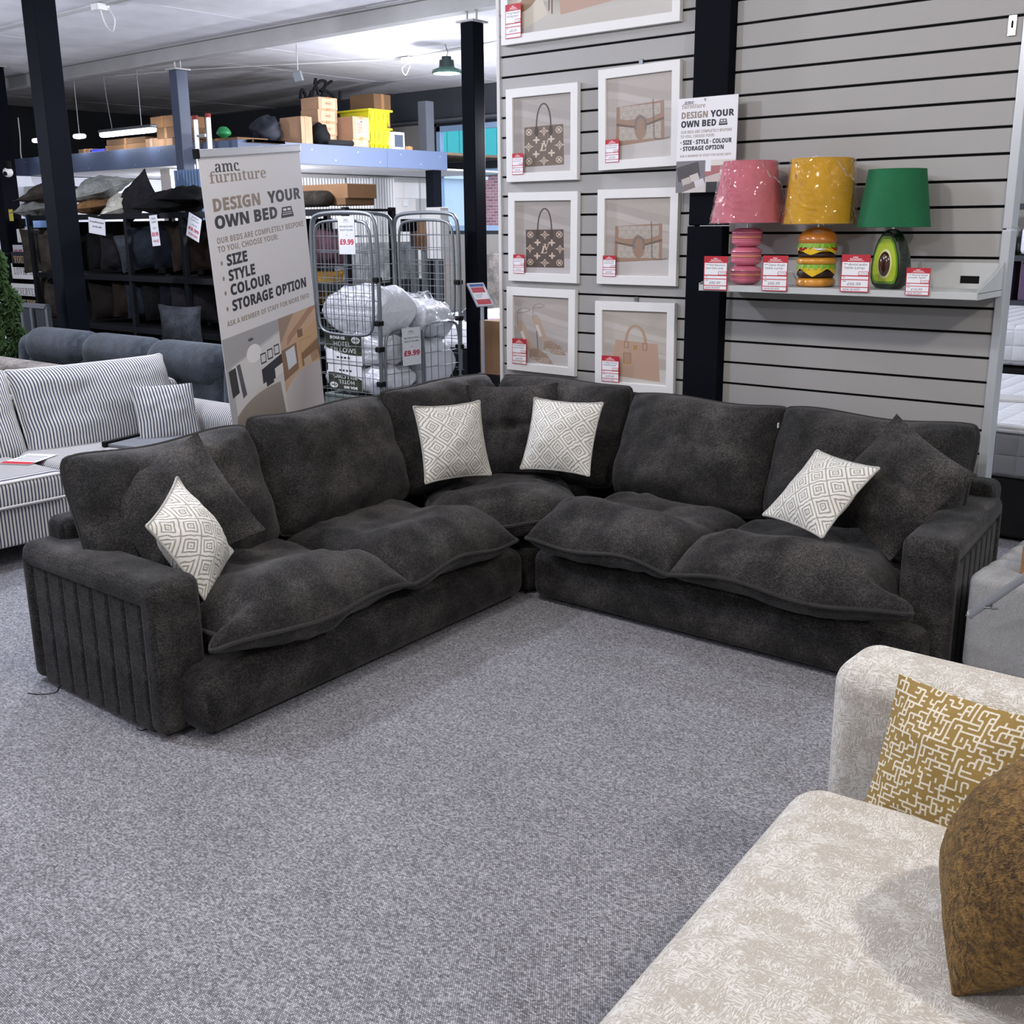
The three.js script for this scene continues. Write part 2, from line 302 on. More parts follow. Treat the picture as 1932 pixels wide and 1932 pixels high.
// the street outside
struct('street', span(-60, 20, -0.3, -0.1, -60, RZ0 - 0.25), matC(0x8f9092), 'grey paved street outside the shop window', 'street');
{
  const texBrick = dataTex(256, (u, v, i, j) => { const row = Math.floor(j / 16), x = (i + (row % 2) * 20) % 40, y = j % 16; const m = x < 3 || y < 3; const k = hash2(Math.floor((i + (row % 2) * 20) / 40), row, 7); return m ? [0.75, 0.66, 0.68] : mixc([0.55, 0.33, 0.36], [0.72, 0.46, 0.46], k); }, 1.4);
  const b = thing('street_building', 'brick building with turquoise cladding across the street', 'building', [0, 0, 0]);
  part(b, 'brick_front', span(-32, -16, -0.1, 3.05, -27, -26), matC(0xffffff, { map: texBrick }), 'red brick ground floor');
  for (let x = -32; x < -16.1; x += 0.5) part(b, 'cladding_panel', span(x, x + 0.48, 3.05, 5.3, -26.6, -25.9), matC(0x33b3b0, { roughness: 0.4 }));
  part(b, 'upper_wall', span(-32, -16, 5.3, 7, -27, -26.2), matC(0x5a6066));
  const c = thing('street_backdrop', 'plain pale blue kiosk standing outside the window', 'backdrop', [0, 0, 0]);  // plain block giving the left window panes their pale blue look
  part(c, 'body', span(-17.6, -15.3, -0.1, 2.5, -17.5, -15.5), matC(0xd5e2f2)); part(c, 'roof', span(-17.7, -15.2, 2.5, 2.56, -17.6, -15.4), matC(0xe8edf2));
}

// ---------------------------------------------------------------- steel frame
function column(name, x, z, s, top, label, turn = 0) {
  const c = thing(name, label, 'column', [x, 0, z], turn);
  part(c, 'shaft', rbox(s, top, s, 0.008, 0, top / 2, 0), M.steelDark);
  part(c, 'base_plate', box(s + 0.1, 0.012, s + 0.1, 0, 0.006, 0), M.black);
  part(c, 'cap_plate', box(s + 0.05, 0.015, s + 0.05, 0, top + 0.0075, 0), M.greyPaint);
  return c;
}
const BEAMZ = -7.1, BEAMY = 3.3;
column('steel_column', atZ(116, 400, -4.87).x, -4.87, 0.19, CEIL - 0.02, 'dark navy steel column rising behind the blue-grey sofa');
column('steel_column', atZ(893, 200, BEAMZ).x, BEAMZ, 0.135, BEAMY - 0.1, 'black steel column beside the white slat wall end');
column('steel_column', atZ(341, 200, BEAMZ).x, BEAMZ, 0.135, BEAMY - 0.1, 'slate grey steel column in front of the storage deck', 0).children[0].material = matC(0x465064, { roughness: 0.55, map: texPaint });
{ const c = column('steel_column', atZ(4, 300, -6.5).x, -6.5, 0.2, CEIL - 0.02, 'dark navy column carrying a small dome camera'); }
{ // grey I-beam under the ceiling
  const x0 = -16.9, x1 = -1.0, b = thing('ceiling_beam', 'long grey steel beam hung under the white ceiling', 'beam', [0, 0, BEAMZ]);
  part(b, 'web', span(x0, x1, BEAMY + 0.01, CEIL, -0.006, 0.006), M.greyPaint);
  part(b, 'bottom_flange', span(x0, x1, BEAMY - 0.012, BEAMY, -0.06, 0.06), M.greyPaint); part(b, 'top_flange', span(x0, x1, CEIL - 0.012, CEIL, -0.06, 0.06), M.greyPaint);
  for (const cx of [atZ(893, 200, BEAMZ).x, atZ(341, 200, BEAMZ).x]) for (const s of [-0.05, 0.05]) part(b, 'hanger', bar([cx + s, BEAMY - 0.1, 0], [cx + s, BEAMY, 0], 0.008), M.greyPaint);
  const d = thing('edge_beam', 'deep charcoal steel beam above the shop window', 'beam', [0, 0, 0]);
  part(d, 'web', span(RX0, -2, 3.03, CEIL - 0.02, RZ0 + 0.01, RZ0 + 0.14), matC(0x34373d, { roughness: 0.6 })); part(d, 'stiffener', span(-12.05, -12.0, 3.03, CEIL - 0.02, RZ0 + 0.14, RZ0 + 0.22), matC(0x26282d)); part(d, 'stiffener', span(-11.85, -11.8, 3.03, CEIL - 0.02, RZ0 + 0.14, RZ0 + 0.22), matC(0x26282d));
  part(d, 'bottom_flange', span(RX0, -2, 3.0, 3.03, RZ0 + 0.01, RZ0 + 0.24), matC(0x4a4d53));
}
// ---------------------------------------------------------------- storage deck
const DX = -9.69, DZ = -7.3, DTOP = 2.505, DBOT = 2.29;
{
  const d = thing('storage_deck', 'raised storage deck with blue-grey fascia boards stacked with boxes', 'mezzanine', [0, 0, 0]);
  part(d, 'floor_deck', span(-16.9, DX - 0.03, DTOP - 0.03, DTOP, RZ0 + 0.03, DZ - 0.03), matC(0x6b5a48));
  part(d, 'soffit', span(-16.9, DX - 0.03, DBOT, DBOT + 0.02, RZ0 + 0.03, DZ - 0.03), matC(0xe2e2e4));
  const fm = matC(0x525f78, { roughness: 0.5 });
  let z = DZ; for (const z1 of [-9.42, -10.45]) { part(d, 'fascia_board', rbox(0.025, DTOP - DBOT, z - z1 - 0.003, 0.003, DX - 0.0125, (DTOP + DBOT) / 2, (z + z1) / 2), fm); z = z1; }
  let x = DX; for (const x1 of [-11.3, -13.7, -16.9]) { part(d, 'fascia_board', rbox(x - x1 - 0.003, DTOP - DBOT, 0.025, 0.003, (x + x1) / 2, (DTOP + DBOT) / 2, DZ - 0.0125), fm); x = x1; }
  const bolt = cyl(0.008, 0.008, 0.006, 0, 0, 0, 0, 0, Math.PI / 2, 8), boltB = cyl(0.008, 0.008, 0.006, 0, 0, 0, Math.PI / 2, 0, 0, 8);
  for (let k = 0; k < 9; k++) part(d, 'screw', bolt, M.alu).position.set(DX, DTOP - (k % 2 ? 0.16 : 0.06), DZ - 0.3 - k * 0.34);
  for (let k = 0; k < 9; k++) part(d, 'screw', boltB, M.alu).position.set(DX - 0.4 - k * 0.5, DTOP - (k % 2 ? 0.18 : 0.05), DZ);
  part(d, 'post', rbox(0.14, DBOT, 0.14, 0.005, DX - 0.15, DBOT / 2, -10.35), M.steelDark); part(d, 'post', rbox(0.14, 0.6, 0.14, 0.005, DX - 0.25, DTOP + 0.3, -10.35), matC(0x4b4f56));
  const pipe = thing('white_conduit', 'thin white conduit running down the block wall', 'conduit', [0, 0, 0]); const p = atX(806, 340, -11.0); part(pipe, 'tube', bar([-11.0, 0.6, p.z], [-11.0, DBOT - 0.02, p.z], 0.02), M.white);
}
{ // white slatted panels on the block wall
  for (const [k, px0, px1, lab] of [[0, 567, 652, 'white vertical slat panel on the block wall behind the cushion rack'], [1, 654, 698, 'middle white vertical slat panel on the block wall'], [2, 699, 741, 'white vertical slat panel nearest the wall switch']]) {
    const a = atX(px0, 340, -11.28).z, b = atX(px1, 340, -11.28).z, yt = atX(px0, 335, -11.28).y;
    const t = thing('ribbed_cladding', lab, 'cladding', [-11.29, 0, 0]); part(t, 'backing', span(0, 0.006, 0.3, yt, b, a), matC(0x8f8a86));
    const g = box(0.02, yt - 0.3, 0.028); for (let z = a - 0.014; z > b; z -= 0.05) part(t, 'slat', g, M.white).position.set(0.016, (yt + 0.3) / 2, z);
  }
  const s = atX(765, 383, -11.29); solo('wall_switch', mv(rbox(0.02, 0.09, 0.09, 0.004), s.x + 0.002, s.y, s.z), M.white, 'small white wall switch on the block wall', 'switch');
  const n = thing('navy_ribbed_board', 'navy ribbed slat panel standing above the dark cushions', 'panel', [0, 0, 0]); const a = atZ(331, 322, -6.4), b = atZ(383, 322, -6.4);
  part(n, 'backing', span(a.x, b.x, 0, a.y, -6.4, -6.385), M.black); for (let x = a.x + 0.03; x < b.x; x += 0.048) part(n, 'slat', span(x, x + 0.026, 0.02, a.y, -6.385, -6.36), matC(0x5d7392));
}
// ---------------------------------------------------------------- slat walls (display boards with grooves)
const WZ = -4.7;
function slatWall(name, x0, x1, off, label) {
  const t = thing(name, label, 'display wall', [0, 0, WZ]);
  part(t, 'backing', span(x0, x1, 0.06, 2.9, -0.05, -0.014), M.black);
  const g = rbox(x1 - x0, 0.0895, 0.014, 0.002, 0, 0, 0, 0, 0, 0, 1);
  for (let k = 1; k < 29; k++) { const m = part(t, 'slat', g, M.slat); m.position.set((x0 + x1) / 2, k * 0.1 + off - 0.05, -0.007); }
  return t;
}
const CX0 = -2.765, CX1 = -2.581;
slatWall('slat_wall', -3.965, CX0, -0.013, 'grey slat wall hung with framed handbag pictures');
slatWall('slat_wall', CX1, -1.362, -0.005, 'grey slat wall behind the novelty lamps');
{
  const a = thing('edge_trim', 'white edge strip on the end of the picture slat wall', 'trim', [0, 0, WZ]); part(a, 'strip', span(-3.987, -3.966, 0.06, 2.9, -0.06, 0.006, 0.003), M.offwhite);
  const b = thing('edge_trim', 'silver edge strip on the slat wall beside the mattresses', 'trim', [0, 0, WZ]);
  for (const [y0, y1] of [[0.02, 1.606], [1.61, 2.9]]) part(b, 'strip', span(-1.361, -1.325, y0, y1, -0.07, 0.012, 0.004), matC(0xc3c8cc, { roughness: 0.35, metalness: 0.3 }));
  const c = thing('steel_column', 'navy boxed column between the two slat walls', 'column', [0, 0, WZ]);
  part(c, 'upper_casing', span(CX0, CX1, 1.63, 2.95, -0.1, 0.058, 0.006), M.steelDark); part(c, 'lower_casing', span(CX0 - 0.004, CX1 + 0.002, 0, 1.627, -0.1, 0.062, 0.006), M.steelDark);
}

// ---------------------------------------------------------------- lamps under the ceiling
function highBay(x, z, I, col, label, drop = 0.28) {
  const t = thing('ceiling_lamp', label, 'ceiling lamp', [x, 0, z], 0, 'round high bay lamps');
  const y = CEIL - drop;
  part(t, 'lens', cyl(0.135, 0.135, 0.006, 0, y, 0, 0, 0, 0, 32), M.glow);
  part(t, 'reflector', lathe([[0.14, y - 0.006], [0.155, y], [0.15, y + 0.03], [0.09, y + 0.05], [0.085, y + 0.06]]), matC(0x3f5f55, { roughness: 0.4, metalness: 0.4 }));
  part(t, 'heat_sink', merge([cyl(0.075, 0.08, 0.07, 0, y + 0.09, 0), cyl(0.05, 0.05, 0.04, 0, y + 0.14, 0)]), matC(0x24302e, { roughness: 0.5, metalness: 0.5 }));
  part(t, 'hook', tube([[0, y + 0.16, 0], [0.02, y + 0.2, 0], [0, y + 0.24, 0], [-0.01, y + 0.28, 0], [0, CEIL, 0]], 0.005), M.galv);
  const l = new THREE.PointLight(col, I, 0, 2); l.position.set(x, y - 0.07, z); l.castShadow = true; l.shadow.radius = 5; l.name = 'ceiling_light'; scene.add(l);
}
SEEN_AND_UNSEEN_LAMPS.forEach(([x, z, I, col, drop], i) => { if (i === 5) { const p = atY(843, 138, CEIL - 0.28); x = p.x; z = p.z; } highBay(x, z, I, col, i === 5 ? 'green-black high bay lamp hanging under the ceiling near the window' : 'unseen ceiling lamp out of view, placed to light the room and its ceiling', drop); });
{ // hanging batten over the deck edge
  const a = atZ(191, 253, -7.2), b = atZ(292, 244, -7.2), len = b.x - a.x, t = thing('batten_lamp', 'long white batten lamp hung on two chains', 'ceiling lamp', [(a.x + b.x) / 2, (a.y + b.y) / 2, -7.2]);
  part(t, 'body', rbox(len, 0.035, 0.09, 0.016, 0, 0.03, 0), M.galv); part(t, 'diffuser', rbox(len * 0.985, 0.06, 0.085, 0.028, 0, -0.005, 0, 0, 0, 0, 3), M.glow, 'glowing white diffuser');
  const up = CEIL - t.position.y; part(t, 'chain', tube([[-len * 0.28, 0.05, 0], [-len * 0.33, up * 0.5, 0], [-len * 0.36, up, 0]], 0.006), M.galv); part(t, 'chain', tube([[len * 0.27, 0.05, 0], [len * 0.27, up * 0.5, 0], [len * 0.26, up, 0]], 0.006), M.galv);
  for (const s of [-0.3, 0.3]) { const l = new THREE.PointLight(0xf2f6ff, 0.45, 0, 2); l.position.set(t.position.x + s * len, t.position.y - 0.09, -7.2); l.castShadow = true; l.shadow.radius = 3; l.name = 'batten_light'; scene.add(l); }
  for (const [px, py, lab] of [[72, 265, 'small bright bulkhead lamp left of the dark column'], [150, 257, 'small bright bulkhead lamp right of the dark column']]) { const p = atZ(px, py, -7.25), o = thing('bulkhead_lamp', lab, 'ceiling lamp', [p.x, p.y, p.z]); part(o, 'lens', rbox(0.16, 0.05, 0.1, 0.024), M.glow); part(o, 'bracket', bar([0, 0.02, 0], [0, CEIL - p.y, 0], 0.006), M.galv); const l = new THREE.PointLight(0xf2f6ff, 0.6, 0, 2); l.position.set(p.x, p.y - 0.06, p.z); l.castShadow = true; l.name = 'bulkhead_light'; scene.add(l); }
}
{ // conduits, boxes and loose wires on the ceiling
  const y = CEIL - 0.02, p = atY(0, 56, y), q = atY(240, 0, y), t = thing('ceiling_conduit', 'thin grey conduit clipped along the white ceiling', 'conduit', [0, 0, 0]);
  part(t, 'tube', bar([p.x - 3, y, (p.z + q.z) / 2], [q.x + 6, y, (p.z + q.z) / 2], 0.011), M.greyPaint);
  const j = atY(189, 14, y - 0.02); part(t, 'junction_box', rbox(0.11, 0.05, 0.11, 0.006, j.x, y - 0.02, j.z), M.offwhite); part(t, 'loose_wire', tube([[j.x, y - 0.04, j.z], [j.x + 0.06, y - 0.16, j.z], [j.x + 0.15, y - 0.22, j.z], [j.x + 0.2, y - 0.14, j.z], [j.x + 0.12, y - 0.04, j.z]], 0.005), M.offwhite);
  const a = atY(770, 110, y), b = atY(868, 95, y), u = thing('ceiling_conduit', 'white cable run with junction box beside the high bay lamp', 'conduit', [0, 0, 0]);
  part(u, 'tube', bar([a.x, y, a.z], [b.x + 2, y, b.z + 0.3], 0.012), M.offwhite); part(u, 'junction_box', rbox(0.12, 0.06, 0.12, 0.006, a.x, y - 0.02, a.z), M.offwhite); part(u, 'loose_wire', tube([[a.x, y - 0.04, a.z], [a.x - 0.1, y - 0.1, a.z], [a.x - 0.05, y - 0.17, a.z], [a.x + 0.03, y - 0.08, a.z]], 0.006), M.offwhite); part(u, 'cable', tube([[a.x - 0.3, y, a.z + 0.1], [a.x - 1.3, y - 0.015, a.z + 0.7], [a.x - 2.6, y - 0.01, a.z + 1.2], [a.x - 3.6, y, a.z + 1.4]], 0.006), M.offwhite);
  const s = atY(559, 83, CEIL), o = thing('hanging_socket', 'grey socket box dangling on a cable from the ceiling', 'socket', [s.x, 0, s.z]); part(o, 'cable', bar([0, CEIL, 0], [0, CEIL - 0.27, 0], 0.006), M.greyPaint); part(o, 'box', rbox(0.09, 0.1, 0.05, 0.006, 0, CEIL - 0.31, 0, 0.2, 0.5, 0.2), M.galv);
}

{ // unseen battens under the deck, placed to light the walls below it
  for (const [x, z, l] of [[-10.55, -8.05, 'unseen batten lamp under the deck behind the banner, lighting the walls'], [-12.7, -8.9, 'unseen batten lamp under the deck beyond the block wall']]) {
    const t = thing('batten_lamp', l, 'ceiling lamp', [x, DBOT, z]); part(t, 'body', rbox(0.08, 0.03, 1.0, 0.01, 0, -0.017, 0), M.galv); part(t, 'diffuser', rbox(0.07, 0.03, 0.98, 0.014, 0, -0.045, 0), M.glow);
    for (const s of [-0.25, 0.25]) { const p = new THREE.PointLight(0xf4f6ff, 6, 0, 2); p.position.set(x, DBOT - 0.12, z + s); p.castShadow = true; p.shadow.radius = 3; p.name = 'batten_light'; scene.add(p); }
  }
}

// ================================================================ the dark corner sofa
const HP = Math.PI / 2;
{
  const GX = -2.9, GZ = -3.6;
  const sofa = thing('corner_sofa', 'large charcoal chenille corner sofa with fluted arms and deep loose cushions', 'sofa', [GX, 0, GZ]);
  const put = (name, g, label) => { g.translate(-GX, 0, -GZ); return part(sofa, name, g, M.dark, label); };
  // left wing: local u = depth behind the front, v = distance from the arm's outer face
  const SH = 0.06, wing = new THREE.Matrix4().set(-1, 0, -SH, -2.85, 0, 1, 0, 0, 0, 0, -1, -1.8, 0, 0, 0, 1);
  const L = (g) => g.applyMatrix4(wing);
  put('base', L(rbox(0.93, 0.225, 1.79, 0.065, 0.465, 0.1275, 0.965, 0, 0, 0, 4)));
  put('back_frame', L(rbox(0.14, 0.6, 2.6, 0.04, 0.92, 0.32, 1.4, 0, 0, 0, 3)));
  put('arm', L(merge([rbox(0.8, 0.49, 0.178, 0.012, 0.56, 0.26, 0.097, 0, 0, 0, 3), rbox(0.868, 0.1, 0.2, 0.046, 0.563, 0.495, 0.09, 0, 0, 0, 6), rbox(0.1, 0.52, 0.198, 0.04, 0.18, 0.274, 0.09, 0, 0, 0, 5), rbox(0.075, 0.5, 0.2, 0.036, 0.959, 0.264, 0.09, 0, 0, 0, 5)])));
  // right wing in world axes
  put('base', rbox(1.74, 0.225, 0.93, 0.055, -2.065, 0.1275, -4.115, 0, 0, 0, 4));
  put('corner_base', rbox(0.9, 0.2, 0.92, 0.03, -3.42, 0.115, -4.15, 0, 0, 0, 3));
  put('back_frame', rbox(2.62, 0.6, 0.13, 0.04, -2.55, 0.32, -4.585, 0, 0, 0, 3));
  const shR = new THREE.Matrix4().set(1, 0, 0.11, 0.11 * 3.77, 0, 1, 0, 0, 0, 0, 1, 0, 0, 0, 0, 1);
  put('arm', merge([rbox(0.178, 0.5, 0.8, 0.012, -1.238, 0.255, -4.2, 0, 0, 0, 3), rbox(0.2, 0.105, 0.868, 0.046, -1.232, 0.507, -4.2, 0, 0, 0, 6), rbox(0.198, 0.533, 0.1, 0.04, -1.232, 0.281, -3.819, 0, 0, 0, 5), rbox(0.2, 0.52, 0.075, 0.036, -1.232, 0.274, -4.596, 0, 0, 0, 5)]).applyMatrix4(shR));
  // fluted channels on the outer faces of both arms, with the band that frames them
  const N = 7, fw = 0.1;
  for (let k = 0; k < N; k++) {
    put('flute', L(rbox(fw + 0.003, 0.46, 0.07, 0.019, 0.272 + k * fw, 0.24, 0.033, 0, 0, 0, 4)));
    put('flute', rbox(0.07, 0.465, fw + 0.003, 0.019, -1.175, 0.24, -3.912 - k * fw, 0, 0, 0, 4).applyMatrix4(shR));
  }
  // seat cushions: crowned, with a roll at the front and a piped edge; x = along the wing, +z = front
  const seat = (w, d, cx, cy, cz, ry, flare, sd, crest = 0.03) => {
    const g = stuffed(w, d, { top: 0.135, bot: 0.095, n: 3.8, e: 0.46, pinch: 0.008, nx: 44, nz: 44, wr: 0.012, sd, fn: (p, a, b, s, q) => {
      if (s > 0) p.y += q * (crest * Math.exp(-Math.pow((b - 0.5) / 0.3, 2)) - 0.04 * Math.exp(-Math.pow((b + 0.25) / 0.4, 2)) + 0.012 * Math.sin(a * 3 + sd));
      const f = smooth(0.55, 1, b); p.y += f * (0.014 * Math.sin(a * 4.2 + sd * 1.7) - 0.012 * a * a);
      if (flare) { const t = smooth(0.72, 0.95, b) * smooth(0.6, 1, a * flare); p.x += flare * 0.13 * t; p.y += 0.02 * t; p.z -= 0.02 * t; }
    } });
    const pipe = piping(g, 0.009); mv(g, cx, cy, cz, 0, ry, 0); mv(pipe, cx, cy, cz, 0, ry, 0);
    const m = put('seat_cushion', g); pipe.translate(-GX, 0, -GZ); part(m, 'piping', pipe, M.dark);
  };
  const dl = 0.06, lx = (u, v) => [-2.85 - u - SH * v, -1.8 - v];
  let c = lx(0.3, 0.59); seat(0.80, 0.73, c[0], 0.325, c[1], HP + dl, -1, 3);
  c = lx(0.3, 1.335); seat(0.69, 0.73, c[0], 0.335, c[1], HP + dl, 0, 5);
  seat(0.72, 0.72, -3.28, 0.345, -3.86, HP / 2, 0, 7, 0);
  seat(0.72, 0.72, -2.515, 0.325, -3.905, 0, 0, 11, 0.045);
  seat(0.83, 0.72, -1.745, 0.325, -3.905, 0, 1, 13);
  // back cushions, leaning; local y = front, local z = down
  const back = (w, h, pos, xd, nd, sd, opt = {}) => {
    const g = stuffed(w, h, { top: 0.15, bot: 0.1, n: 3.4, e: 0.5, pinch: 0.012, nx: 40, nz: 36, wr: 0.012, sd, fn: (p, a, b, s, q) => {
      const t = smooth(0.4, 1, -b); p.z += 0.007 * Math.sin(a * 4 + sd) * t + 0.012 * (1 - a * a) * t;                      // the top edge waves and sags
      if (s > 0) { p.y += q * 0.035 * smooth(-0.2, 0.8, b); p.y -= 0.01 * Math.sin(b * 9 + sd) * smooth(0.6, 1, Math.abs(a)) * q; }
      const ear = Math.pow(a * a * b * b, 3); p.x *= 1 - 0.05 * ear; p.z *= 1 - 0.075 * ear; if (b < 0) p.y += 0.015 * ear;
    } });
    const m = part(sofa, 'back_cushion', g, M.dark); orient(m, V3(pos[0] - GX, pos[1], pos[2] - GZ), xd, nd); part(m, 'piping', piping(g, 0.0085), M.dark);
  };
  const nl = V3(0.94, 0.34, 0.03), xl = V3(-0.06, 0, -1), nr = V3(0, 0.37, 0.93), xr = V3(1, 0, 0);
  back(0.85, 0.52, [-3.60, 0.615, -2.31], xl, nl, 21); back(0.81, 0.53, [-3.66, 0.63, -3.14], xl, nl, 22); back(0.84, 0.53, [-3.70, 0.645, -3.95], xl, nl, 23);
  back(0.83, 0.53, [-3.34, 0.635, -4.37], xr, nr, 24); back(0.82, 0.52, [-2.51, 0.615, -4.36], xr, nr, 25); back(0.84, 0.52, [-1.71, 0.62, -4.36], xr, nr, 26);
  const tag = part(sofa, 'care_tag', box(0.003, 0.022, 0.012, -2.105 - GX, 0.79, -4.34 - GZ), M.white, 'white care tag');
}
// ---------------------------------------------------------------- scatter cushions on the sofa
function scatter(name, label, group, material, s, pos, xd, nd, o = {}) {
  const { t = 0.06, sd = 1, dent = 0, uvn = 1, pin = 0.07, pr = 0 } = o;
  const g = stuffed(s, s * (o.ratio || 1), { top: t, bot: t, n: 2, e: o.e || 0.8, pinch: pin, nx: 34, nz: 34, wr: 0.006, sd, uvn, uvs: o.uvs || 1, fn: (p, a, b, sgn, q) => {
    if (dent && sgn > 0) p.y -= dent * Math.exp(-(Math.pow(a / 0.55, 2) + Math.pow((b + 0.02) / 0.1, 2))) * q + dent * 0.6 * Math.exp(-(Math.pow(a / 0.16, 2) + Math.pow((b + 0.02) / 0.16, 2)));
    if (o.fn) o.fn(p, a, b, sgn, q);
  } });
  const c = thing(name, label, 'cushion', [0, 0, 0], 0, group);
  part(c, 'cover', g, material); if (pr) part(c, 'piping', piping(g, pr), o.pm || material);
  orient(c, V3(...pos), V3(...xd), V3(...nd)); return c;
}
const GW = 'pale diamond scatter cushions';
scatter('diamond_cushion', 'white diamond patterned cushion propped against the left fluted arm', GW, M.diamond, 0.345, [-3.2, 0.594, -2.1], [0.215, -0.864, -0.455], [0.775, 0.435, -0.458], { t: 0.095, sd: 31, pr: 0.005 });
scatter('diamond_cushion', 'white diamond patterned cushion left of the dark buttoned corner cushion', GW, M.diamond, 0.35, [-3.363, 0.683, -3.621], [0.287, -0.021, -0.958], [0.917, 0.295, 0.269], { t: 0.085, sd: 32, pr: 0.005 });
scatter('diamond_cushion', 'white diamond patterned cushion right of the dark buttoned corner cushion', GW, M.diamond, 0.35, [-3.046, 0.682, -4.025], [0.974, -0.007, -0.227], [0.207, 0.436, 0.876], { t: 0.085, sd: 33, pr: 0.005 });
scatter('diamond_cushion', 'white diamond patterned cushion tilted on its corner beside the right arm', GW, M.diamond, 0.345, [-1.709, 0.634, -3.908], [0.909, -0.017, 0.417], [-0.275, 0.725, 0.631], { t: 0.085, sd: 34, pr: 0.005 });
const GD = 'charcoal scatter cushions';
scatter('charcoal_cushion', 'charcoal scatter cushion slumped at the left end of the sofa', GD, M.dark, 0.46, [-3.42, 0.655, -2.2], [0.11, 0.27, -0.954], [0.76, 0.6, 0.25], { t: 0.085, sd: 41, uvn: 0 });
scatter('charcoal_cushion', 'charcoal cushion with a buttoned dent in the sofa corner', GD, M.dark, 0.46, [-3.40, 0.665, -4.09], [0.82, 0.03, -0.57], [0.5, 0.36, 0.78], { t: 0.085, sd: 42, uvn: 0, dent: 0.05 });
scatter('charcoal_cushion', 'charcoal cushion with a buttoned dent leaning into the right arm', GD, M.dark, 0.44, [-1.48, 0.665, -4.06], [0.85, -0.38, 0.36], [-0.1, 0.55, 0.82], { t: 0.085, sd: 43, uvn: 0, dent: 0.04 });

// ================================================================ cream sofa in the foreground
{
  const t = thing('cream_sofa', 'cream slubbed chenille sofa with a long rounded seat', 'sofa', [-0.3, 0, -1.5]);
  const put = (n, g) => { g.translate(0.3, 0, 1.5); return part(t, n, g, M.cream); };
  // seat: long cushion, rounded front edge facing the open floor
  put('seat_cushion', rbox(1.05, 0.24, 2.08, 0.085, -0.325, 0.332, -1.14, 0, 0.085, 0, 6));
  put('base', rbox(0.86, 0.2, 1.98, 0.03, -0.33, 0.12, -1.24, 0, 0.06, 0, 3));
  put('arm', rbox(1.06, 0.65, 0.22, 0.07, -0.417, 0.345, -2.38, 0, 0, 0, 6));
  put('back_rest', rbox(0.26, 0.62, 2.1, 0.08, 0.24, 0.45, -1.3, 0, 0, 0, 4));
}
scatter('gold_maze_cushion', 'gold cushion with a white broken maze pattern on the cream sofa', null, M.maze, 0.335, [-0.628, 0.53, -2.17], [0.972, 0.03, 0.23], [-0.22, 0.36, 0.9], { t: 0.06, sd: 51, pin: 0.06 });
scatter('brown_fur_cushion', 'bronze brown plush fur cushion on the cream sofa', null, M.fur, 0.38, [-0.345, 0.635, -1.765], [-0.269, 0.231, -0.935], [-0.71, 0.61, 0.35], { t: 0.14, e: 0.55, sd: 52, uvn: 0, pin: 0.03 });

// ================================================================ grey channel bench and stand on the right
{
  const a = atY(1802, 1238, 0.1), x0 = -1.1, z0 = -3.79;
  const t = thing('grey_bench', 'pale grey woven bench end with rolled channels beside the sofa arm', 'bench', [x0, 0, z0], -0.02);
  part(t, 'front_panel', rbox(0.9, 0.37, 0.16, 0.04, 0.45, 0.275, -0.09, 0, 0, 0, 4), M.benchGrey);
  for (let k = 0; k < 7; k++) part(t, 'channel', rbox(0.9, 0.365, 0.125, 0.058, 0.45, 0.285, -0.2 - k * 0.115, 0, 0, 0, 5), M.benchGrey);
  part(t, 'plinth', box(0.84, 0.09, 0.9, 0.45, 0.045, -0.5), M.black);
  const s = thing('silver_stand', 'silver metal stand with a slanted pole over the grey bench', 'stand', [0, 0, 0]);
  const p = atZ(1830, 1160, -3.55), q = atZ(1990, 1050, -3.35); part(s, 'slanted_pole', bar(p, q, 0.013, 12), M.alu); part(s, 'end_cap', bar(p, p.clone().lerp(q, 0.02), 0.016, 12), M.chrome); const m = p.clone().lerp(q, 0.28); part(s, 'clip', merge([bar(m, m.clone().add(V3(0.0, -0.03, 0)), 0.004), bar(m.clone().add(V3(0.02, -0.025, 0)), m.clone().add(V3(-0.02, -0.03, 0)), 0.004)]), M.galv);
  const f = atY(1925, 1290, 0.02); part(s, 'upright', rbox(0.09, 0.62, 0.03, 0.006, f.x + 0.055, 0.32, f.z), M.alu); part(s, 'foot', box(0.3, 0.015, 0.3, f.x + 0.12, 0.0075, f.z - 0.05), M.alu);
  const b = atZ(1935, 1105, -3.95); solo('cardboard_block', rbox(0.2, 0.1, 0.12, 0.004, b.x + 0.09, 0.51, b.z), M.card, 'small brown cardboard block on the grey bench', 'cardboard');
}
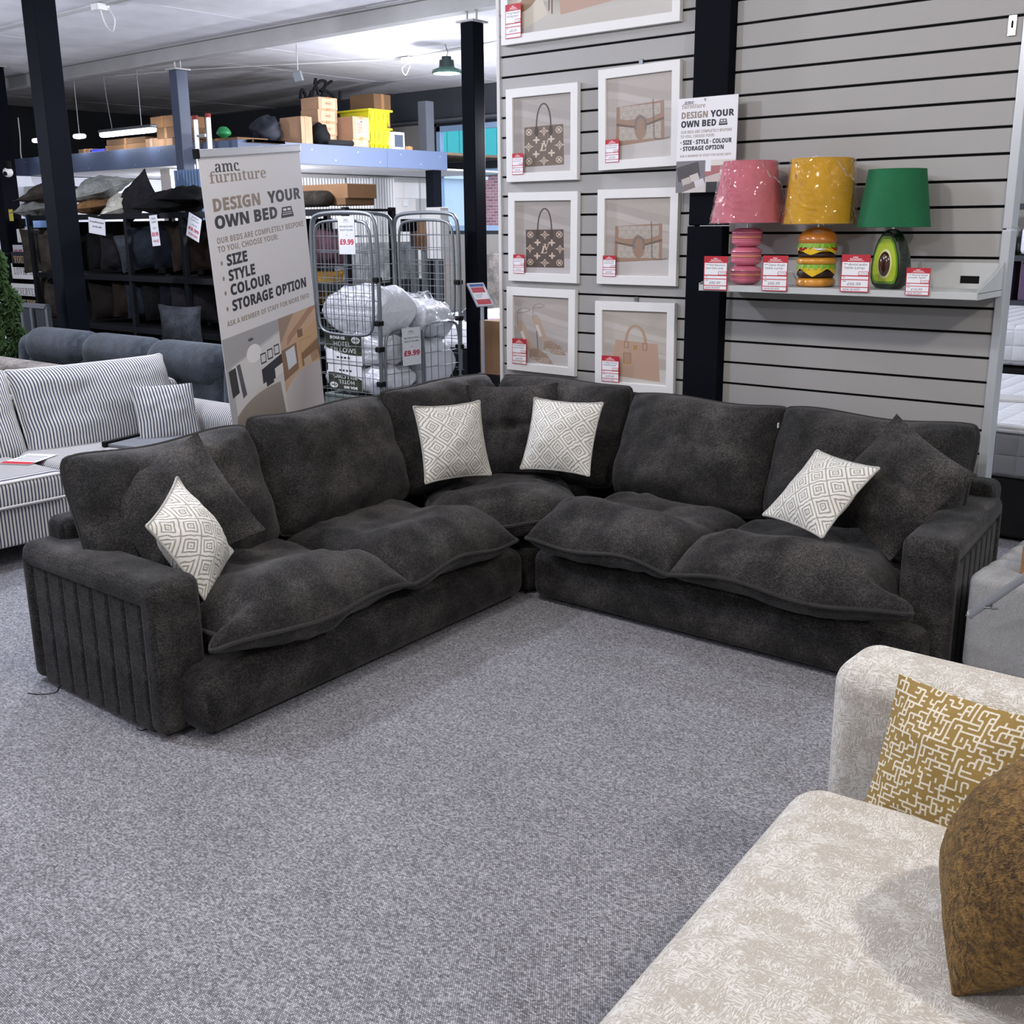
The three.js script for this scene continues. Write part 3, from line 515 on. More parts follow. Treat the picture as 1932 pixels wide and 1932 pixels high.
// ================================================================ beds and shelves behind the slat wall on the right
{
  const t = thing('mattress_bed', 'bed with a white quilted mattress, grey border and black base', 'bed', [-1.75, 0, -6.9]);
  part(t, 'mattress_top', rbox(1.5, 0.05, 2, 0.02, 0, 0.6, 0), M.mattress, 'white quilted mattress top'); part(t, 'mattress_border', rbox(1.48, 0.24, 1.98, 0.03, 0, 0.46, 0), M.mattressGrey, 'grey quilted mattress border'); part(t, 'base', rbox(1.44, 0.32, 1.94, 0.02, 0, 0.18, 0), M.blackFab);
  const u = thing('mattress_bed', 'second white mattress bed lower shelf boxes stand on', 'bed', [-2.45, 0, -9.2]); u.userData.label = 'far white mattress bed in front of the duvet shelves';
  part(u, 'mattress_top', rbox(1.5, 0.28, 2, 0.05, 0, 0.78, 0), M.mattress); part(u, 'base', rbox(1.44, 0.6, 1.94, 0.02, 0, 0.32, 0), M.blackFab);
  const r = thing('duvet_rack', 'black shelf rack with bagged bedding behind the beds', 'shelf', [-2.9, 0, -10.9]);
  for (const y of [0.9, 1.3, 1.75]) part(r, 'shelf', box(2.6, 0.05, 0.5, 0, y, 0), matC(0x3a3d42)); for (const x of [-1.28, 1.28]) for (const z of [-0.22, 0.22]) part(r, 'post', box(0.04, 2.1, 0.04, x, 1.05, z), M.black);
  const zebra = dataTex(128, (a, b) => { const k = fbm(a, b, 6, 3, 201) > 0.5 ? 0.9 : 0.06; return [k, k, k]; }, 0.4);
  for (let k = 0; k < 6; k++) solo('bagged_bedding', rbox(0.36, 0.25, 0.4, 0.05, -3.95 + k * 0.4, 1.455, -10.85, 0, 0, 0, 3), k % 2 ? M.bag : mat({ map: zebra, roughness: 0.35, clearcoat: 1 }), k % 2 ? 'white bedding pack in clear plastic on the rear rack' : 'black and white patterned bedding pack on the rear rack', 'bedding', k % 2 ? 'white bedding packs' : 'patterned bedding packs');
  for (let k = 0; k < 6; k++) solo('bedding_box', rbox(0.3, 0.34, 0.3, 0.01, -3.9 + k * 0.38, 1.095, -10.85), matC([0x5d4a63, 0x8c8f96, 0x4b2f52][k % 3]), ['mauve', 'silver grey', 'plum'][k % 3] + ' bedding box on the lower rear shelf', 'box', 'bedding boxes ' + (k % 3));
  const fl = atY(1905, 722, 0.64); solo('folded_leaflet', rbox(0.3, 0.015, 0.2, 0.003, -1.75, 0.633, -6.75, 0, 0.3, 0), M.offwhite, 'folded leaflet lying on the white mattress', 'leaflet');
}
// ================================================================ ticking stripe sofa on the left
{
  const X0 = -5.2, Z1 = -3.98, len = 2.35, t = thing('striped_sofa', 'navy and white ticking stripe sofa with a rolled arm', 'sofa', [X0 - 0.45, 0, Z1 + len / 2]);
  const put = (n, g, l) => { g.translate(-(X0 - 0.45), 0, -(Z1 + len / 2)); return part(t, n, g, M.stripe, l); };
  const swap = (g) => { const u = g.attributes.uv; for (let i = 0; i < u.count; i++) { const a = u.getX(i); u.setXY(i, u.getY(i), a); } return g; };
  put('base', rbox(0.82, 0.2, len - 0.1, 0.02, X0 - 0.43, 0.22, Z1 + len / 2));
  for (let k = 0; k < 2; k++) { const zc = Z1 + 0.28 + 0.485 + k * 0.99; put('seat_cushion', rbox(0.78, 0.16, 0.97, 0.05, X0 - 0.37, 0.39, zc, 0, 0, 0, 4));
    const g = stuffed(0.985, 0.56, { top: 0.14, bot: 0.08, n: 3.2, e: 0.5, pinch: 0.02, wr: 0.012, sd: 61 + k, nx: 34, nz: 26 }); const m = part(t, 'back_cushion', g, M.stripe); orient(m, V3(-0.24, 0.625, zc - 0.12 - Z1 - len / 2), V3(0, 0, -1), V3(0.93, 0.37, 0)); part(m, 'piping', piping(g, 0.006), M.offwhite);
    const sc = tube([[X0 + 0.022, 0.335, zc - 0.46], [X0 + 0.022, 0.335, zc + 0.46]], 0.006); put('piping', sc).material = M.offwhite; const sc2 = tube([[X0 + 0.012, 0.452, zc - 0.46], [X0 + 0.012, 0.452, zc + 0.46]], 0.006); put('piping', sc2).material = M.offwhite; }
  put('back_frame', rbox(0.2, 0.64, len - 0.1, 0.06, X0 - 0.86, 0.42, Z1 + len / 2, 0, 0, 0, 3));
  for (const [z, s] of [[Z1 + 0.13, 1], [Z1 + len - 0.13, -1]]) { put('arm', rbox(0.86, 0.44, 0.17, 0.04, X0 - 0.43, 0.34, z)); put('arm_roll', mv(swap(muv(new THREE.CylinderGeometry(0.115, 0.115, 0.86, 28))), X0 - 0.43, 0.52, z, 0, 0, HP)); }
  for (const [x, z] of [[X0 - 0.08, Z1 + 0.12], [X0 - 0.08, Z1 + len - 0.12], [X0 - 0.85, Z1 + 0.12], [X0 - 0.85, Z1 + len - 0.12]]) put('leg', cyl(0.022, 0.015, 0.12, x, 0.06, z)).material = M.black;
  scatter('striped_cushion', 'small ticking stripe cushion by the striped sofa arm', null, M.stripe, 0.35, [-5.52, 0.605, -3.53], [0.3, -0.02, -0.95], [0.86, 0.42, 0.28], { t: 0.06, sd: 65, uvn: 0, pin: 0.03 });
  const bk = atY(270, 825, 0.5); const f = thing('swatch_folder', 'black edged fabric swatch folder on the striped seat', 'folder', [bk.x, 0.472, bk.z], 0.25); part(f, 'pages', rbox(0.26, 0.016, 0.36, 0.003, 0.04, 0.008, 0), matC(0x8b8f95, { map: texWeave })); part(f, 'spine', rbox(0.03, 0.03, 0.4, 0.005, -0.1, 0.015, 0), M.black);
  const lf = atY(55, 866, 0.475); const le = thing('price_leaflet', 'white price leaflet with a red header on the striped seat', 'leaflet', [lf.x, 0.473, lf.z], 0.5); part(le, 'sheet', box(0.17, 0.003, 0.25, 0, 0.0015, 0), matC(0xd8d8dc)); part(le, 'header', box(0.17, 0.001, 0.05, 0, 0.0035, 0.1), matC(0xb3202c), 'red header strip'); for (let k = 0; k < 4; k++) part(le, 'text_line', box(0.13, 0.001, 0.006, 0, 0.0035, 0.04 - k * 0.035), matC(0x555a66));
}
// ---------------------------------------------------------------- blue-grey sofa seen from behind, beige sofa in front of it
{
  const x1 = -5.55, x0 = -8.15, z = -3.98, t = thing('blue_grey_sofa', 'blue-grey velvet recliner sofa seen from behind', 'sofa', [(x0 + x1) / 2, 0, z - 0.5]);
  const put = (n, g) => { g.translate(-(x0 + x1) / 2, 0, -(z - 0.5)); return part(t, n, g, M.blueGrey); };
  const w = (x1 - x0 - 0.2) / 3;
  for (let k = 0; k < 3; k++) { put('head_cushion', rbox(w - 0.005, 0.27, 0.3, 0.13, x0 + 0.1 + w * (k + 0.5), 0.80, z - 0.12, -0.08, 0, 0, 6)); put('back_panel', rbox(w, 0.62, 0.22, 0.06, x0 + 0.1 + w * (k + 0.5), 0.45, z - 0.12, -0.05, 0, 0, 4)); put('seat_cushion', rbox(w, 0.2, 0.42, 0.07, x0 + 0.1 + w * (k + 0.5), 0.4, z - 0.46, 0, 0, 0, 4)); }
  for (const x of [x0 + 0.02, x1 - 0.02]) { put('arm', rbox(0.26, 0.5, 0.7, 0.11, x, 0.36, z - 0.36, 0, 0, 0, 6)); put('side_wing', rbox(0.2, 0.8, 0.34, 0.1, x, 0.47, z - 0.16, -0.1, 0, 0, 5)); }
  put('base', rbox(x1 - x0 - 0.1, 0.24, 0.6, 0.03, (x0 + x1) / 2, 0.13, z - 0.38));
  const bx1 = -6.25, bx0 = -7.9, bz = -3.62, b = thing('beige_sofa', 'beige suede sofa back standing behind the striped sofa', 'sofa', [(bx0 + bx1) / 2, 0, bz]);
  const pb = (n, g) => { g.translate(-(bx0 + bx1) / 2, 0, -bz); return part(b, n, g, M.beige); };
  pb('back_rest', rbox(bx1 - bx0, 0.5, 0.2, 0.05, (bx0 + bx1) / 2, 0.515, bz - 0.02, 0.1, 0, 0, 4)); pb('seat', rbox(bx1 - bx0, 0.24, 0.7, 0.06, (bx0 + bx1) / 2, 0.3, bz + 0.4, 0, 0, 0, 4)); pb('base', rbox(bx1 - bx0 - 0.06, 0.2, 0.8, 0.02, (bx0 + bx1) / 2, 0.1, bz + 0.35));
}

// ================================================================ printed matter
function fitText(g, s, x, y, w, size, font, color, align = 'left') {
  g.font = font.replace('#', size); g.fillStyle = color; g.textAlign = align; g.textBaseline = 'alphabetic'; const m = g.measureText(s).width;
  g.save(); g.translate(x, y); if (w) g.scale(w / m, 1); g.fillText(s, 0, 0); if (font === SANSB && size > 55) { g.strokeStyle = color; g.lineWidth = size * 0.05; g.strokeText(s, 0, 0); } g.restore();
}
const SANSB = 'bold #px sans-serif', SANS = '#px sans-serif', SERB = 'bold #px serif', INK = '#0b0d13', TAUPE = '#8f8172';
function logo(g, x, y, w, h) { fitText(g, 'amc', x + w * 0.1, y, w * 0.42, h, SERB, INK); fitText(g, 'furniture', x, y + h * 0.66, w, h, SERB, TAUPE); }
function bedIcon(g, x, y, w, h) { g.fillStyle = INK; g.beginPath(); g.moveTo(x + w * 0.12, y); g.lineTo(x + w * 0.88, y); g.lineTo(x + w * 0.94, y + h * 0.45); g.lineTo(x + w, y + h * 0.75); g.lineTo(x + w, y + h); g.lineTo(x, y + h); g.lineTo(x, y + h * 0.75); g.lineTo(x + w * 0.06, y + h * 0.45); g.fill(); g.fillStyle = '#f2f2f4'; g.fillRect(x + w * 0.2, y + h * 0.14, w * 0.26, h * 0.22); g.fillRect(x + w * 0.54, y + h * 0.14, w * 0.26, h * 0.22); g.fillRect(x + w * 0.12, y + h * 0.48, w * 0.76, h * 0.06); g.fillRect(x + w * 0.1, y + h * 0.66, w * 0.8, h * 0.07); }
function poly(g, c, ...p) { g.fillStyle = c; g.beginPath(); g.moveTo(p[0], p[1]); for (let i = 2; i < p.length; i += 2) g.lineTo(p[i], p[i + 1]); g.closePath(); g.fill(); }
function grad(g, x0, y0, x1, y1, ...c) { const q = g.createLinearGradient(x0, y0, x1, y1); c.forEach((k, i) => q.addColorStop(i / (c.length - 1), k)); return q; }
function bedroomGrey(g, x, y, w, h) {       // printed photograph of a pale bedroom
  g.save(); g.beginPath(); g.rect(x, y, w, h); g.clip(); g.translate(x, y);
  g.fillStyle = grad(g, 0, 0, w, h * 0.5, '#b3b3b6', '#cfcfd2'); g.fillRect(0, 0, w, h); poly(g, '#8e8e92', 0, h * 0.16, w, h * 0.02, w, 0, 0, 0); poly(g, '#a9a9ad', 0, 0, w, 0, w, h * 0.1, 0, h * 0.24);
  poly(g, '#dededf', w * 0.1, h * 0.24, w, h * 0.12, w, h * 0.8, w * 0.1, h * 0.8); poly(g, '#2c2d31', w * 0.04, h * 0.26, w * 0.16, h * 0.25, w * 0.18, h * 0.46, w * 0.06, h * 0.48); poly(g, '#55565b', w * 0.18, h * 0.24, w * 0.24, h * 0.235, w * 0.3, h * 0.5, w * 0.23, h * 0.52);
  g.fillStyle = '#f4f4f6'; g.beginPath(); g.ellipse(w * 0.5, h * 0.2, w * 0.13, h * 0.075, 0, 0, 7); g.fill(); g.fillRect(w * 0.4, h * 0.2, w * 0.21, h * 0.06); g.fillStyle = '#4c4c50'; g.beginPath(); g.ellipse(w * 0.47, h * 0.08, w * 0.05, h * 0.012, 0, 0, 7); g.fill();
  for (let k = 0; k < 3; k++) { g.strokeStyle = '#222'; g.lineWidth = w * 0.012; g.strokeRect(w * (0.61 + k * 0.13), h * (0.235 - k * 0.012), w * 0.09, h * 0.075); }
  poly(g, '#17181f', w * 0.6, h * 0.36, w, h * 0.3, w, h * 0.5, w * 0.6, h * 0.5); poly(g, '#dcdad7', w * 0.42, h * 0.5, w, h * 0.44, w, h * 0.8, w * 0.5, h * 0.8); poly(g, '#0f1120', w * 0.66, h * 0.4, w * 0.84, h * 0.38, w * 0.84, h * 0.48, w * 0.66, h * 0.5); poly(g, '#e9e7e4', w * 0.84, h * 0.4, w, h * 0.38, w, h * 0.46, w * 0.84, h * 0.48); poly(g, '#17181c', w * 0.66, h * 0.46, w * 0.8, h * 0.45, w * 0.8, h * 0.51, w * 0.66, h * 0.52);
  g.fillStyle = grad(g, 0, h * 0.5, 0, h, '#a59a8f', '#8d8378', '#75706a'); g.beginPath(); g.moveTo(w * 0.1, h * 0.64); g.quadraticCurveTo(w * 0.4, h * 0.5, w * 0.92, h * 0.53); g.lineTo(w, h); g.lineTo(0, h); g.fill(); g.restore();
}
function bedroomWarm(g, x, y, w, h) {
  g.save(); g.beginPath(); g.rect(x, y, w, h); g.clip(); g.translate(x, y);
  g.fillStyle = grad(g, 0, 0, w, h * 0.4, '#c6a688', '#d8b795'); g.fillRect(0, 0, w, h); poly(g, '#9d8877', 0, 0, w * 0.4, 0, 0, h * 0.22); poly(g, '#b08868', w * 0.2, h * 0.18, w, -h * 0.05, w, h * 0.02, w * 0.15, h * 0.26); poly(g, '#8b6b4e', 0, h * 0.28, w * 0.4, h * 0.26, w * 0.4, h * 0.5, 0, h * 0.55); poly(g, '#dfe6ee', w * 0.1, h * 0.3, w * 0.34, h * 0.28, w * 0.36, h * 0.44, w * 0.13, h * 0.47);
  poly(g, '#d0a97c', w * 0.4, h * 0.24, w, h * 0.12, w, h * 0.5, w * 0.4, h * 0.5); g.strokeStyle = '#a67c4c'; g.lineWidth = 3; g.strokeRect(w * 0.5, h * 0.26, w * 0.3, h * 0.12); poly(g, '#8f6a3d', w * 0.5, h * 0.38, w, h * 0.3, w, h * 0.46, w * 0.5, h * 0.5);
  for (let i = 0; i < 7; i++) for (let j = 0; j < 3; j++) { g.fillStyle = '#6b4d29'; g.beginPath(); g.arc(w * (0.55 + i * 0.07), h * (0.39 + j * 0.03 - i * 0.008), w * 0.012, 0, 7); g.fill(); }
  poly(g, '#c9b49b', w * 0.55, h * 0.44, w * 0.75, h * 0.42, w * 0.77, h * 0.5, w * 0.57, h * 0.52); poly(g, '#b08a63', w * 0.75, h * 0.42, w * 0.95, h * 0.4, w, h * 0.48, w * 0.78, h * 0.5); g.fillStyle = grad(g, 0, h * 0.5, w, h * 0.8, '#d8d2cf', '#b8b0ae', '#cfcac8'); g.beginPath(); g.moveTo(0, h * 0.66); g.quadraticCurveTo(w * 0.35, h * 0.46, w, h * 0.52); g.lineTo(w, h); g.lineTo(0, h); g.fill(); g.fillStyle = '#7e5b3f'; g.fillRect(w * 0.45, h * 0.16, w * 0.14, h * 0.07); g.restore();
}
const texBanner = canvasTex(1040, 2048, (g, W, Hh) => {
  const wh = Hh * 0.386, Y = (t) => t * wh; g.fillStyle = '#e2e2e6'; g.fillRect(0, 0, W, Hh);
  logo(g, W * 0.07, Y(0.092), W * 0.54, 66);
  fitText(g, 'DESIGN', W * 0.065, Y(0.297), W * 0.46, 74, SANSB, TAUPE); fitText(g, 'YOUR', W * 0.6, Y(0.297), W * 0.36, 74, SANSB, INK);
  fitText(g, 'OWN BED', W * 0.065, Y(0.39), W * 0.62, 74, SANSB, INK); bedIcon(g, W * 0.72, Y(0.335), W * 0.14, Y(0.065));
  fitText(g, 'OUR BEDS ARE COMPLETELY BESPOKE', W * 0.065, Y(0.474), W * 0.9, 36, SANSB, TAUPE); fitText(g, 'TO YOU, CHOOSE YOUR:', W * 0.065, Y(0.522), W * 0.6, 36, SANSB, TAUPE);
  [['SIZE', 0.604, 0.2], ['STYLE', 0.69, 0.26], ['COLOUR', 0.772, 0.4], ['STORAGE OPTION', 0.862, 0.8]].forEach(([s, t, w]) => { g.fillStyle = TAUPE; g.beginPath(); g.arc(W * 0.085, Y(t - 0.022), 10, 0, 7); g.fill(); fitText(g, s, W * 0.13, Y(t), W * w, 66, SANSB, INK); });
  fitText(g, 'ASK A MEMBER OF STAFF FOR MORE INFO', W * 0.065, Y(0.938), W * 0.88, 34, SANSB, TAUPE);
  bedroomGrey(g, 0, wh, W * 0.56, (Hh - wh) * 0.46); bedroomWarm(g, W * 0.56, wh, W * 0.44, (Hh - wh) * 0.46); g.fillStyle = '#6f6862'; g.fillRect(0, wh + (Hh - wh) * 0.46, W, Hh);
});
const texPoster = canvasTex(640, 1010, (g, W, Hh) => {
  g.fillStyle = '#e6e6ea'; g.fillRect(0, 0, W, Hh); const wh = Hh * 0.66; const Y = (t) => t * wh;
  logo(g, W * 0.07, Y(0.1), W * 0.4, 62); g.fillStyle = '#333'; g.beginPath(); g.arc(W * 0.46, Y(0.03), 7, 0, 7); g.fill();
  fitText(g, 'DESIGN', W * 0.06, Y(0.32), W * 0.46, 92, SANSB, TAUPE); fitText(g, 'YOUR', W * 0.56, Y(0.32), W * 0.38, 92, SANSB, INK);
  fitText(g, 'OWN BED', W * 0.06, Y(0.46), W * 0.6, 92, SANSB, INK); bedIcon(g, W * 0.7, Y(0.365), W * 0.14, Y(0.095));
  fitText(g, 'OUR BEDS ARE COMPLETELY BESPOKE', W * 0.06, Y(0.56), W * 0.86, 42, SANSB, TAUPE); fitText(g, 'TO YOU, CHOOSE YOUR:', W * 0.06, Y(0.63), W * 0.58, 42, SANSB, TAUPE);
  fitText(g, '\u00b7 SIZE \u00b7 STYLE \u00b7 COLOUR', W * 0.06, Y(0.735), W * 0.86, 62, SANSB, INK); fitText(g, '\u00b7 STORAGE OPTION', W * 0.06, Y(0.835), W * 0.74, 62, SANSB, INK);
  fitText(g, 'ASK A MEMBER OF STAFF FOR MORE INFO', W * 0.06, Y(0.94), W * 0.86, 36, SANSB, TAUPE);
  g.save(); g.beginPath(); g.rect(0, wh, W * 0.5, Hh - wh); g.clip(); g.fillStyle = '#77757a'; g.fillRect(0, wh, W * 0.5, Hh); poly(g, '#4d4a4c', 0, wh + 70, W * 0.38, wh + 10, W * 0.42, wh + 170, W * 0.05, wh + 230); for (let i = 0; i < 9; i++) for (let j = 0; j < 6; j++) { g.fillStyle = '#2e2c2e'; g.beginPath(); g.arc(24 + i * 26 + (j % 2) * 13, wh + 75 + j * 24 - i * 6, 5, 0, 7); g.fill(); }
  for (const [x, y, s, c] of [[60, 200, 90, '#b9b3ae'], [150, 160, 90, '#c8c2bd'], [90, 260, 110, '#7d736c'], [200, 220, 100, '#d6d4d8']]) poly(g, c, x, wh + y, x + s, wh + y - 30, x + s + 20, wh + y + 40, x + 20, wh + y + 70); poly(g, '#cfcac6', 60, Hh, W * 0.5, Hh - 90, W * 0.5, Hh); g.restore();
  g.save(); g.beginPath(); g.rect(W * 0.5, wh, W * 0.5, Hh - wh); g.clip(); g.fillStyle = '#a5686a'; g.fillRect(W * 0.5, wh, W, Hh); g.fillStyle = '#d5d2ca'; g.fillRect(W * 0.5, wh, W, 60); g.fillStyle = '#dfe5ea'; g.fillRect(W * 0.5, wh, 60, 120); poly(g, '#c9bdb8', W * 0.5, wh + 180, W, wh + 90, W, Hh, W * 0.5, Hh); poly(g, '#e5e0de', W * 0.75, wh + 110, W, wh + 60, W, wh + 130, W * 0.76, wh + 160); g.fillStyle = '#25252b'; g.fillRect(W * 0.52, Hh - 110, 200, 110); g.restore();
});
// price labels, one sheet with a cell for each
const LABELS = [['Lrg framed', 'shoe bag picture', '\u00a345.99', ''], ['Tote framed', 'picture', '\u00a329.99', ''], ['Chain clutch', 'framed', '\u00a324.99', ''], ['Tote framed', 'picture', '\u00a329.99', ''], ['Chain clutch', 'framed', '\u00a324.99', ''], ['Embellish', 'shoe frame', '\u00a324.99', 'was \u00a330'], ['Bag picture', 'framed', '\u00a329.99', '\u00a317.50'],
  ['Pink Macaroon', 'Stack Table Lamp', '\u00a366.99', 'NEW BOXED'], ['Classic Burger', 'Table Lamp', '\u00a366.99', 'NEW BOXED'], ['Avocado', 'Table Lamp', '\u00a366.99', 'NEW BOXED'], ['Round lamp', 'shade light', '\u00a316.99', 'NEW BOXED'], ['', '', '', '']];
const texLabels = canvasTex(1024, 1260, (g) => {
  LABELS.forEach((l, k) => { const x = (k % 4) * 256, y = Math.floor(k / 4) * 420; g.fillStyle = '#b6202f'; g.fillRect(x, y, 256, 420);
    fitText(g, 'amc', x + 100, y + 36, 50, 24, SERB, '#ffffff'); fitText(g, 'furniture', x + 74, y + 58, 108, 26, SERB, '#ffffff'); g.fillStyle = '#fff'; g.fillRect(x + 55, y + 66, 146, 4);
    g.fillStyle = '#eeeef2'; g.fillRect(x + 8, y + 84, 240, 148); g.fillRect(x + 8, y + 244, 240, 32); g.fillRect(x + 8, y + 286, 240, 74); g.fillRect(x + 8, y + 370, 240, 40); g.strokeStyle = '#b6202f'; g.lineWidth = 5; g.strokeRect(x + 160, y + 190, 86, 40);
    g.fillStyle = '#444'; g.fillRect(x + 20, y + 102, 34, 6); g.fillRect(x + 20, y + 252, 20, 6); g.fillRect(x + 20, y + 296, 30, 6);
    fitText(g, l[0], x + 58, y + 122, 170, 34, 'italic #px sans-serif', '#15161c'); fitText(g, l[1], x + 18, y + 160, 190, 34, 'italic #px sans-serif', '#15161c'); fitText(g, '1712', x + 172, y + 222, 66, 30, 'italic #px sans-serif', '#15161c'); fitText(g, l[2], x + 60, y + 344, 120, 44, 'italic #px sans-serif', '#15161c'); if (l[3]) fitText(g, l[3], x + 18, y + 402, 160, 32, 'italic #px sans-serif', '#15161c'); });
});
const labelMat = mat({ map: texLabels, roughness: 0.5 });
function cardGeo(w, h, t, u0 = 0, v0 = 0, u1 = 1, v1 = 1) {      // thin card, print on the front (+z) face
  const g = new THREE.BoxGeometry(w, h, t), uv = g.attributes.uv, n = g.attributes.normal;
  for (let i = 0; i < uv.count; i++) { if (n.getZ(i) > 0.5) uv.setXY(i, u0 + (u1 - u0) * uv.getX(i), v0 + (v1 - v0) * uv.getY(i)); else uv.setXY(i, u0 + (u1 - u0) * 0.01, v0 + (v1 - v0) * 0.5); }
  return g.toNonIndexed();
}
const cellCard = (k, w, h, cols = 4, rows = 3, t = 0.0012) => cardGeo(w, h, t, (k % cols) / cols, 1 - (Math.floor(k / cols) + 1) / rows, (k % cols + 1) / cols, 1 - Math.floor(k / cols) / rows);

// ---------------------------------------------------------------- framed pictures
function satin(g, W, Hh, a, b, c) { g.fillStyle = grad(g, 0, 0, W, Hh, a, b); g.fillRect(0, 0, W, Hh); for (const [y, k, w] of [[0.1, b, 60], [0.2, c, 46], [0.32, a, 70], [0.42, c, 36], [0.52, b, 60]]) { g.strokeStyle = k; g.globalAlpha = 0.6; g.lineWidth = w; g.beginPath(); g.moveTo(-20, Hh * y); g.bezierCurveTo(W * 0.3, Hh * (y + 0.02), W * 0.6, Hh * (y + 0.16), W * 1.05, Hh * (y + 0.2)); g.stroke(); } g.globalAlpha = 1; g.fillStyle = c; g.fillRect(0, Hh * 0.78, W, Hh * 0.22); }
function petals(g, x, y, r, c, n = 4, turn = 0) { g.fillStyle = c; for (let k = 0; k < n; k++) { const a = turn + k * Math.PI * 2 / n; g.beginPath(); g.ellipse(x + Math.cos(a) * r * 0.5, y + Math.sin(a) * r * 0.5, r * 0.5, r * 0.26, a, 0, 7); g.fill(); } }
function tote(body, mark) { return canvasTex(512, 660, (g, W, Hh) => {
  satin(g, W, Hh, '#c4bcb6', '#b3aba6', '#d0cac8'); const x0 = W * 0.19, x1 = W * 0.86, y0 = Hh * 0.4, y1 = Hh * 0.9;
  g.strokeStyle = '#5d4f46'; g.lineWidth = 13; g.beginPath(); g.moveTo(W * 0.4, y0 + 10); g.bezierCurveTo(W * 0.4, Hh * 0.02, W * 0.64, Hh * 0.02, W * 0.64, y0 + 10); g.stroke();
  poly(g, body, x0, y0, x1 - 8, y0 - 6, x1, y1, x0 + 4, y1 + 6); g.fillStyle = '#4d3f37'; g.beginPath(); g.ellipse(W * 0.4, y0 + 40, 18, 42, 0, 0, 7); g.fill(); g.beginPath(); g.ellipse(W * 0.64, y0 + 38, 18, 42, 0, 0, 7); g.fill();
  const P = (u, v) => [x0 + (x1 - x0) * u, y0 + (y1 - y0) * v];
  for (const [u, v] of [[0.12, 0.13], [0.87, 0.12], [0.12, 0.87], [0.88, 0.87]]) { const [x, y] = P(u, v); g.strokeStyle = mark; g.lineWidth = 6; g.beginPath(); g.arc(x, y, 25, 0, 7); g.stroke(); petals(g, x, y, 20, mark, 4, 0.785); }
  for (const [u, v] of [[0.5, 0.13], [0.11, 0.5], [0.89, 0.5], [0.5, 0.88]]) { const [x, y] = P(u, v); g.strokeStyle = mark; g.lineWidth = 6; g.beginPath(); g.moveTo(x, y - 34); g.quadraticCurveTo(x + 6, y - 6, x + 34, y); g.quadraticCurveTo(x + 6, y + 6, x, y + 34); g.quadraticCurveTo(x - 6, y + 6, x - 34, y); g.quadraticCurveTo(x - 6, y - 6, x, y - 34); g.stroke(); petals(g, x, y, 12, mark); }
  for (const [u, v] of [[0.31, 0.34], [0.68, 0.34], [0.3, 0.7], [0.69, 0.69]]) { const [x, y] = P(u, v); petals(g, x, y, 30, mark); }
  const [lx, ly] = P(0.5, 0.5); g.font = 'italic bold 92px serif'; g.fillStyle = mark; g.textAlign = 'center'; g.textBaseline = 'middle'; g.fillText('L', lx - 12, ly + 10); g.font = 'bold 76px serif'; g.fillText('V', lx + 14, ly - 14);
}); }
const texToteA = tote('#7c6c5d', '#ead9c5'), texToteB = tote('#5d5048', '#e8cfb8');
const texClutch = canvasTex(512, 640, (g, W, Hh) => {
  satin(g, W, Hh, '#cdc4bc', '#b8aea6', '#d8d3cf'); const L = '#a98a74', D = '#7c6250', C = '#cfc6ba';
  const lattice = (x, y, w, h) => { g.save(); g.beginPath(); g.rect(x, y, w, h); g.clip(); g.fillStyle = '#b9afa2'; g.fillRect(x, y, w, h); g.strokeStyle = C; g.lineWidth = 5; for (let i = 0; i < 7; i++) for (let j = 0; j < 4; j++) { const px = x + i * 58 + (j % 2) * 29, py = y + j * 46 + 10; g.beginPath(); g.arc(px - 7, py, 11, 0, 7); g.stroke(); g.beginPath(); g.arc(px + 7, py, 11, 0, 7); g.stroke(); g.beginPath(); g.moveTo(px - 20, py - 20); g.lineTo(px, py - 34); g.lineTo(px + 20, py - 20); g.stroke(); } g.restore(); };
  poly(g, L, W * 0.16, Hh * 0.36, W * 0.86, Hh * 0.33, W * 0.87, Hh * 0.78, W * 0.15, Hh * 0.82); lattice(W * 0.2, Hh * 0.56, W * 0.62, Hh * 0.2); lattice(W * 0.21, Hh * 0.36, W * 0.6, Hh * 0.16); poly(g, D, W * 0.16, Hh * 0.53, W * 0.5, Hh * 0.58, W * 0.86, Hh * 0.5, W * 0.86, Hh * 0.55, W * 0.5, Hh * 0.63, W * 0.16, Hh * 0.58); poly(g, L, W * 0.16, Hh * 0.49, W * 0.4, Hh * 0.54, W * 0.5, Hh * 0.46, W * 0.62, Hh * 0.53, W * 0.86, Hh * 0.46, W * 0.86, Hh * 0.52, W * 0.5, Hh * 0.61, W * 0.16, Hh * 0.55);
  g.fillStyle = L; g.beginPath(); g.ellipse(W * 0.52, Hh * 0.63, 46, 84, 0, 0, 7); g.fill(); g.strokeStyle = '#5d5a58'; g.lineWidth = 14; g.beginPath(); g.ellipse(W * 0.52, Hh * 0.6, 40, 66, 0, Math.PI * 0.85, Math.PI * 2.15); g.stroke(); g.setLineDash([6, 6]); g.strokeStyle = '#c9c7c6'; g.lineWidth = 6; g.beginPath(); g.ellipse(W * 0.52, Hh * 0.6, 40, 66, 0, Math.PI * 0.85, Math.PI * 2.15); g.stroke();
  g.setLineDash([9, 5]); g.strokeStyle = '#6d675f'; g.lineWidth = 12; g.beginPath(); g.moveTo(W * 0.7, Hh * 0.31); g.lineTo(W * 0.72, Hh * 0.74); g.quadraticCurveTo(W * 0.74, Hh * 0.8, W * 0.94, Hh * 0.76); g.stroke(); g.setLineDash([]);
});
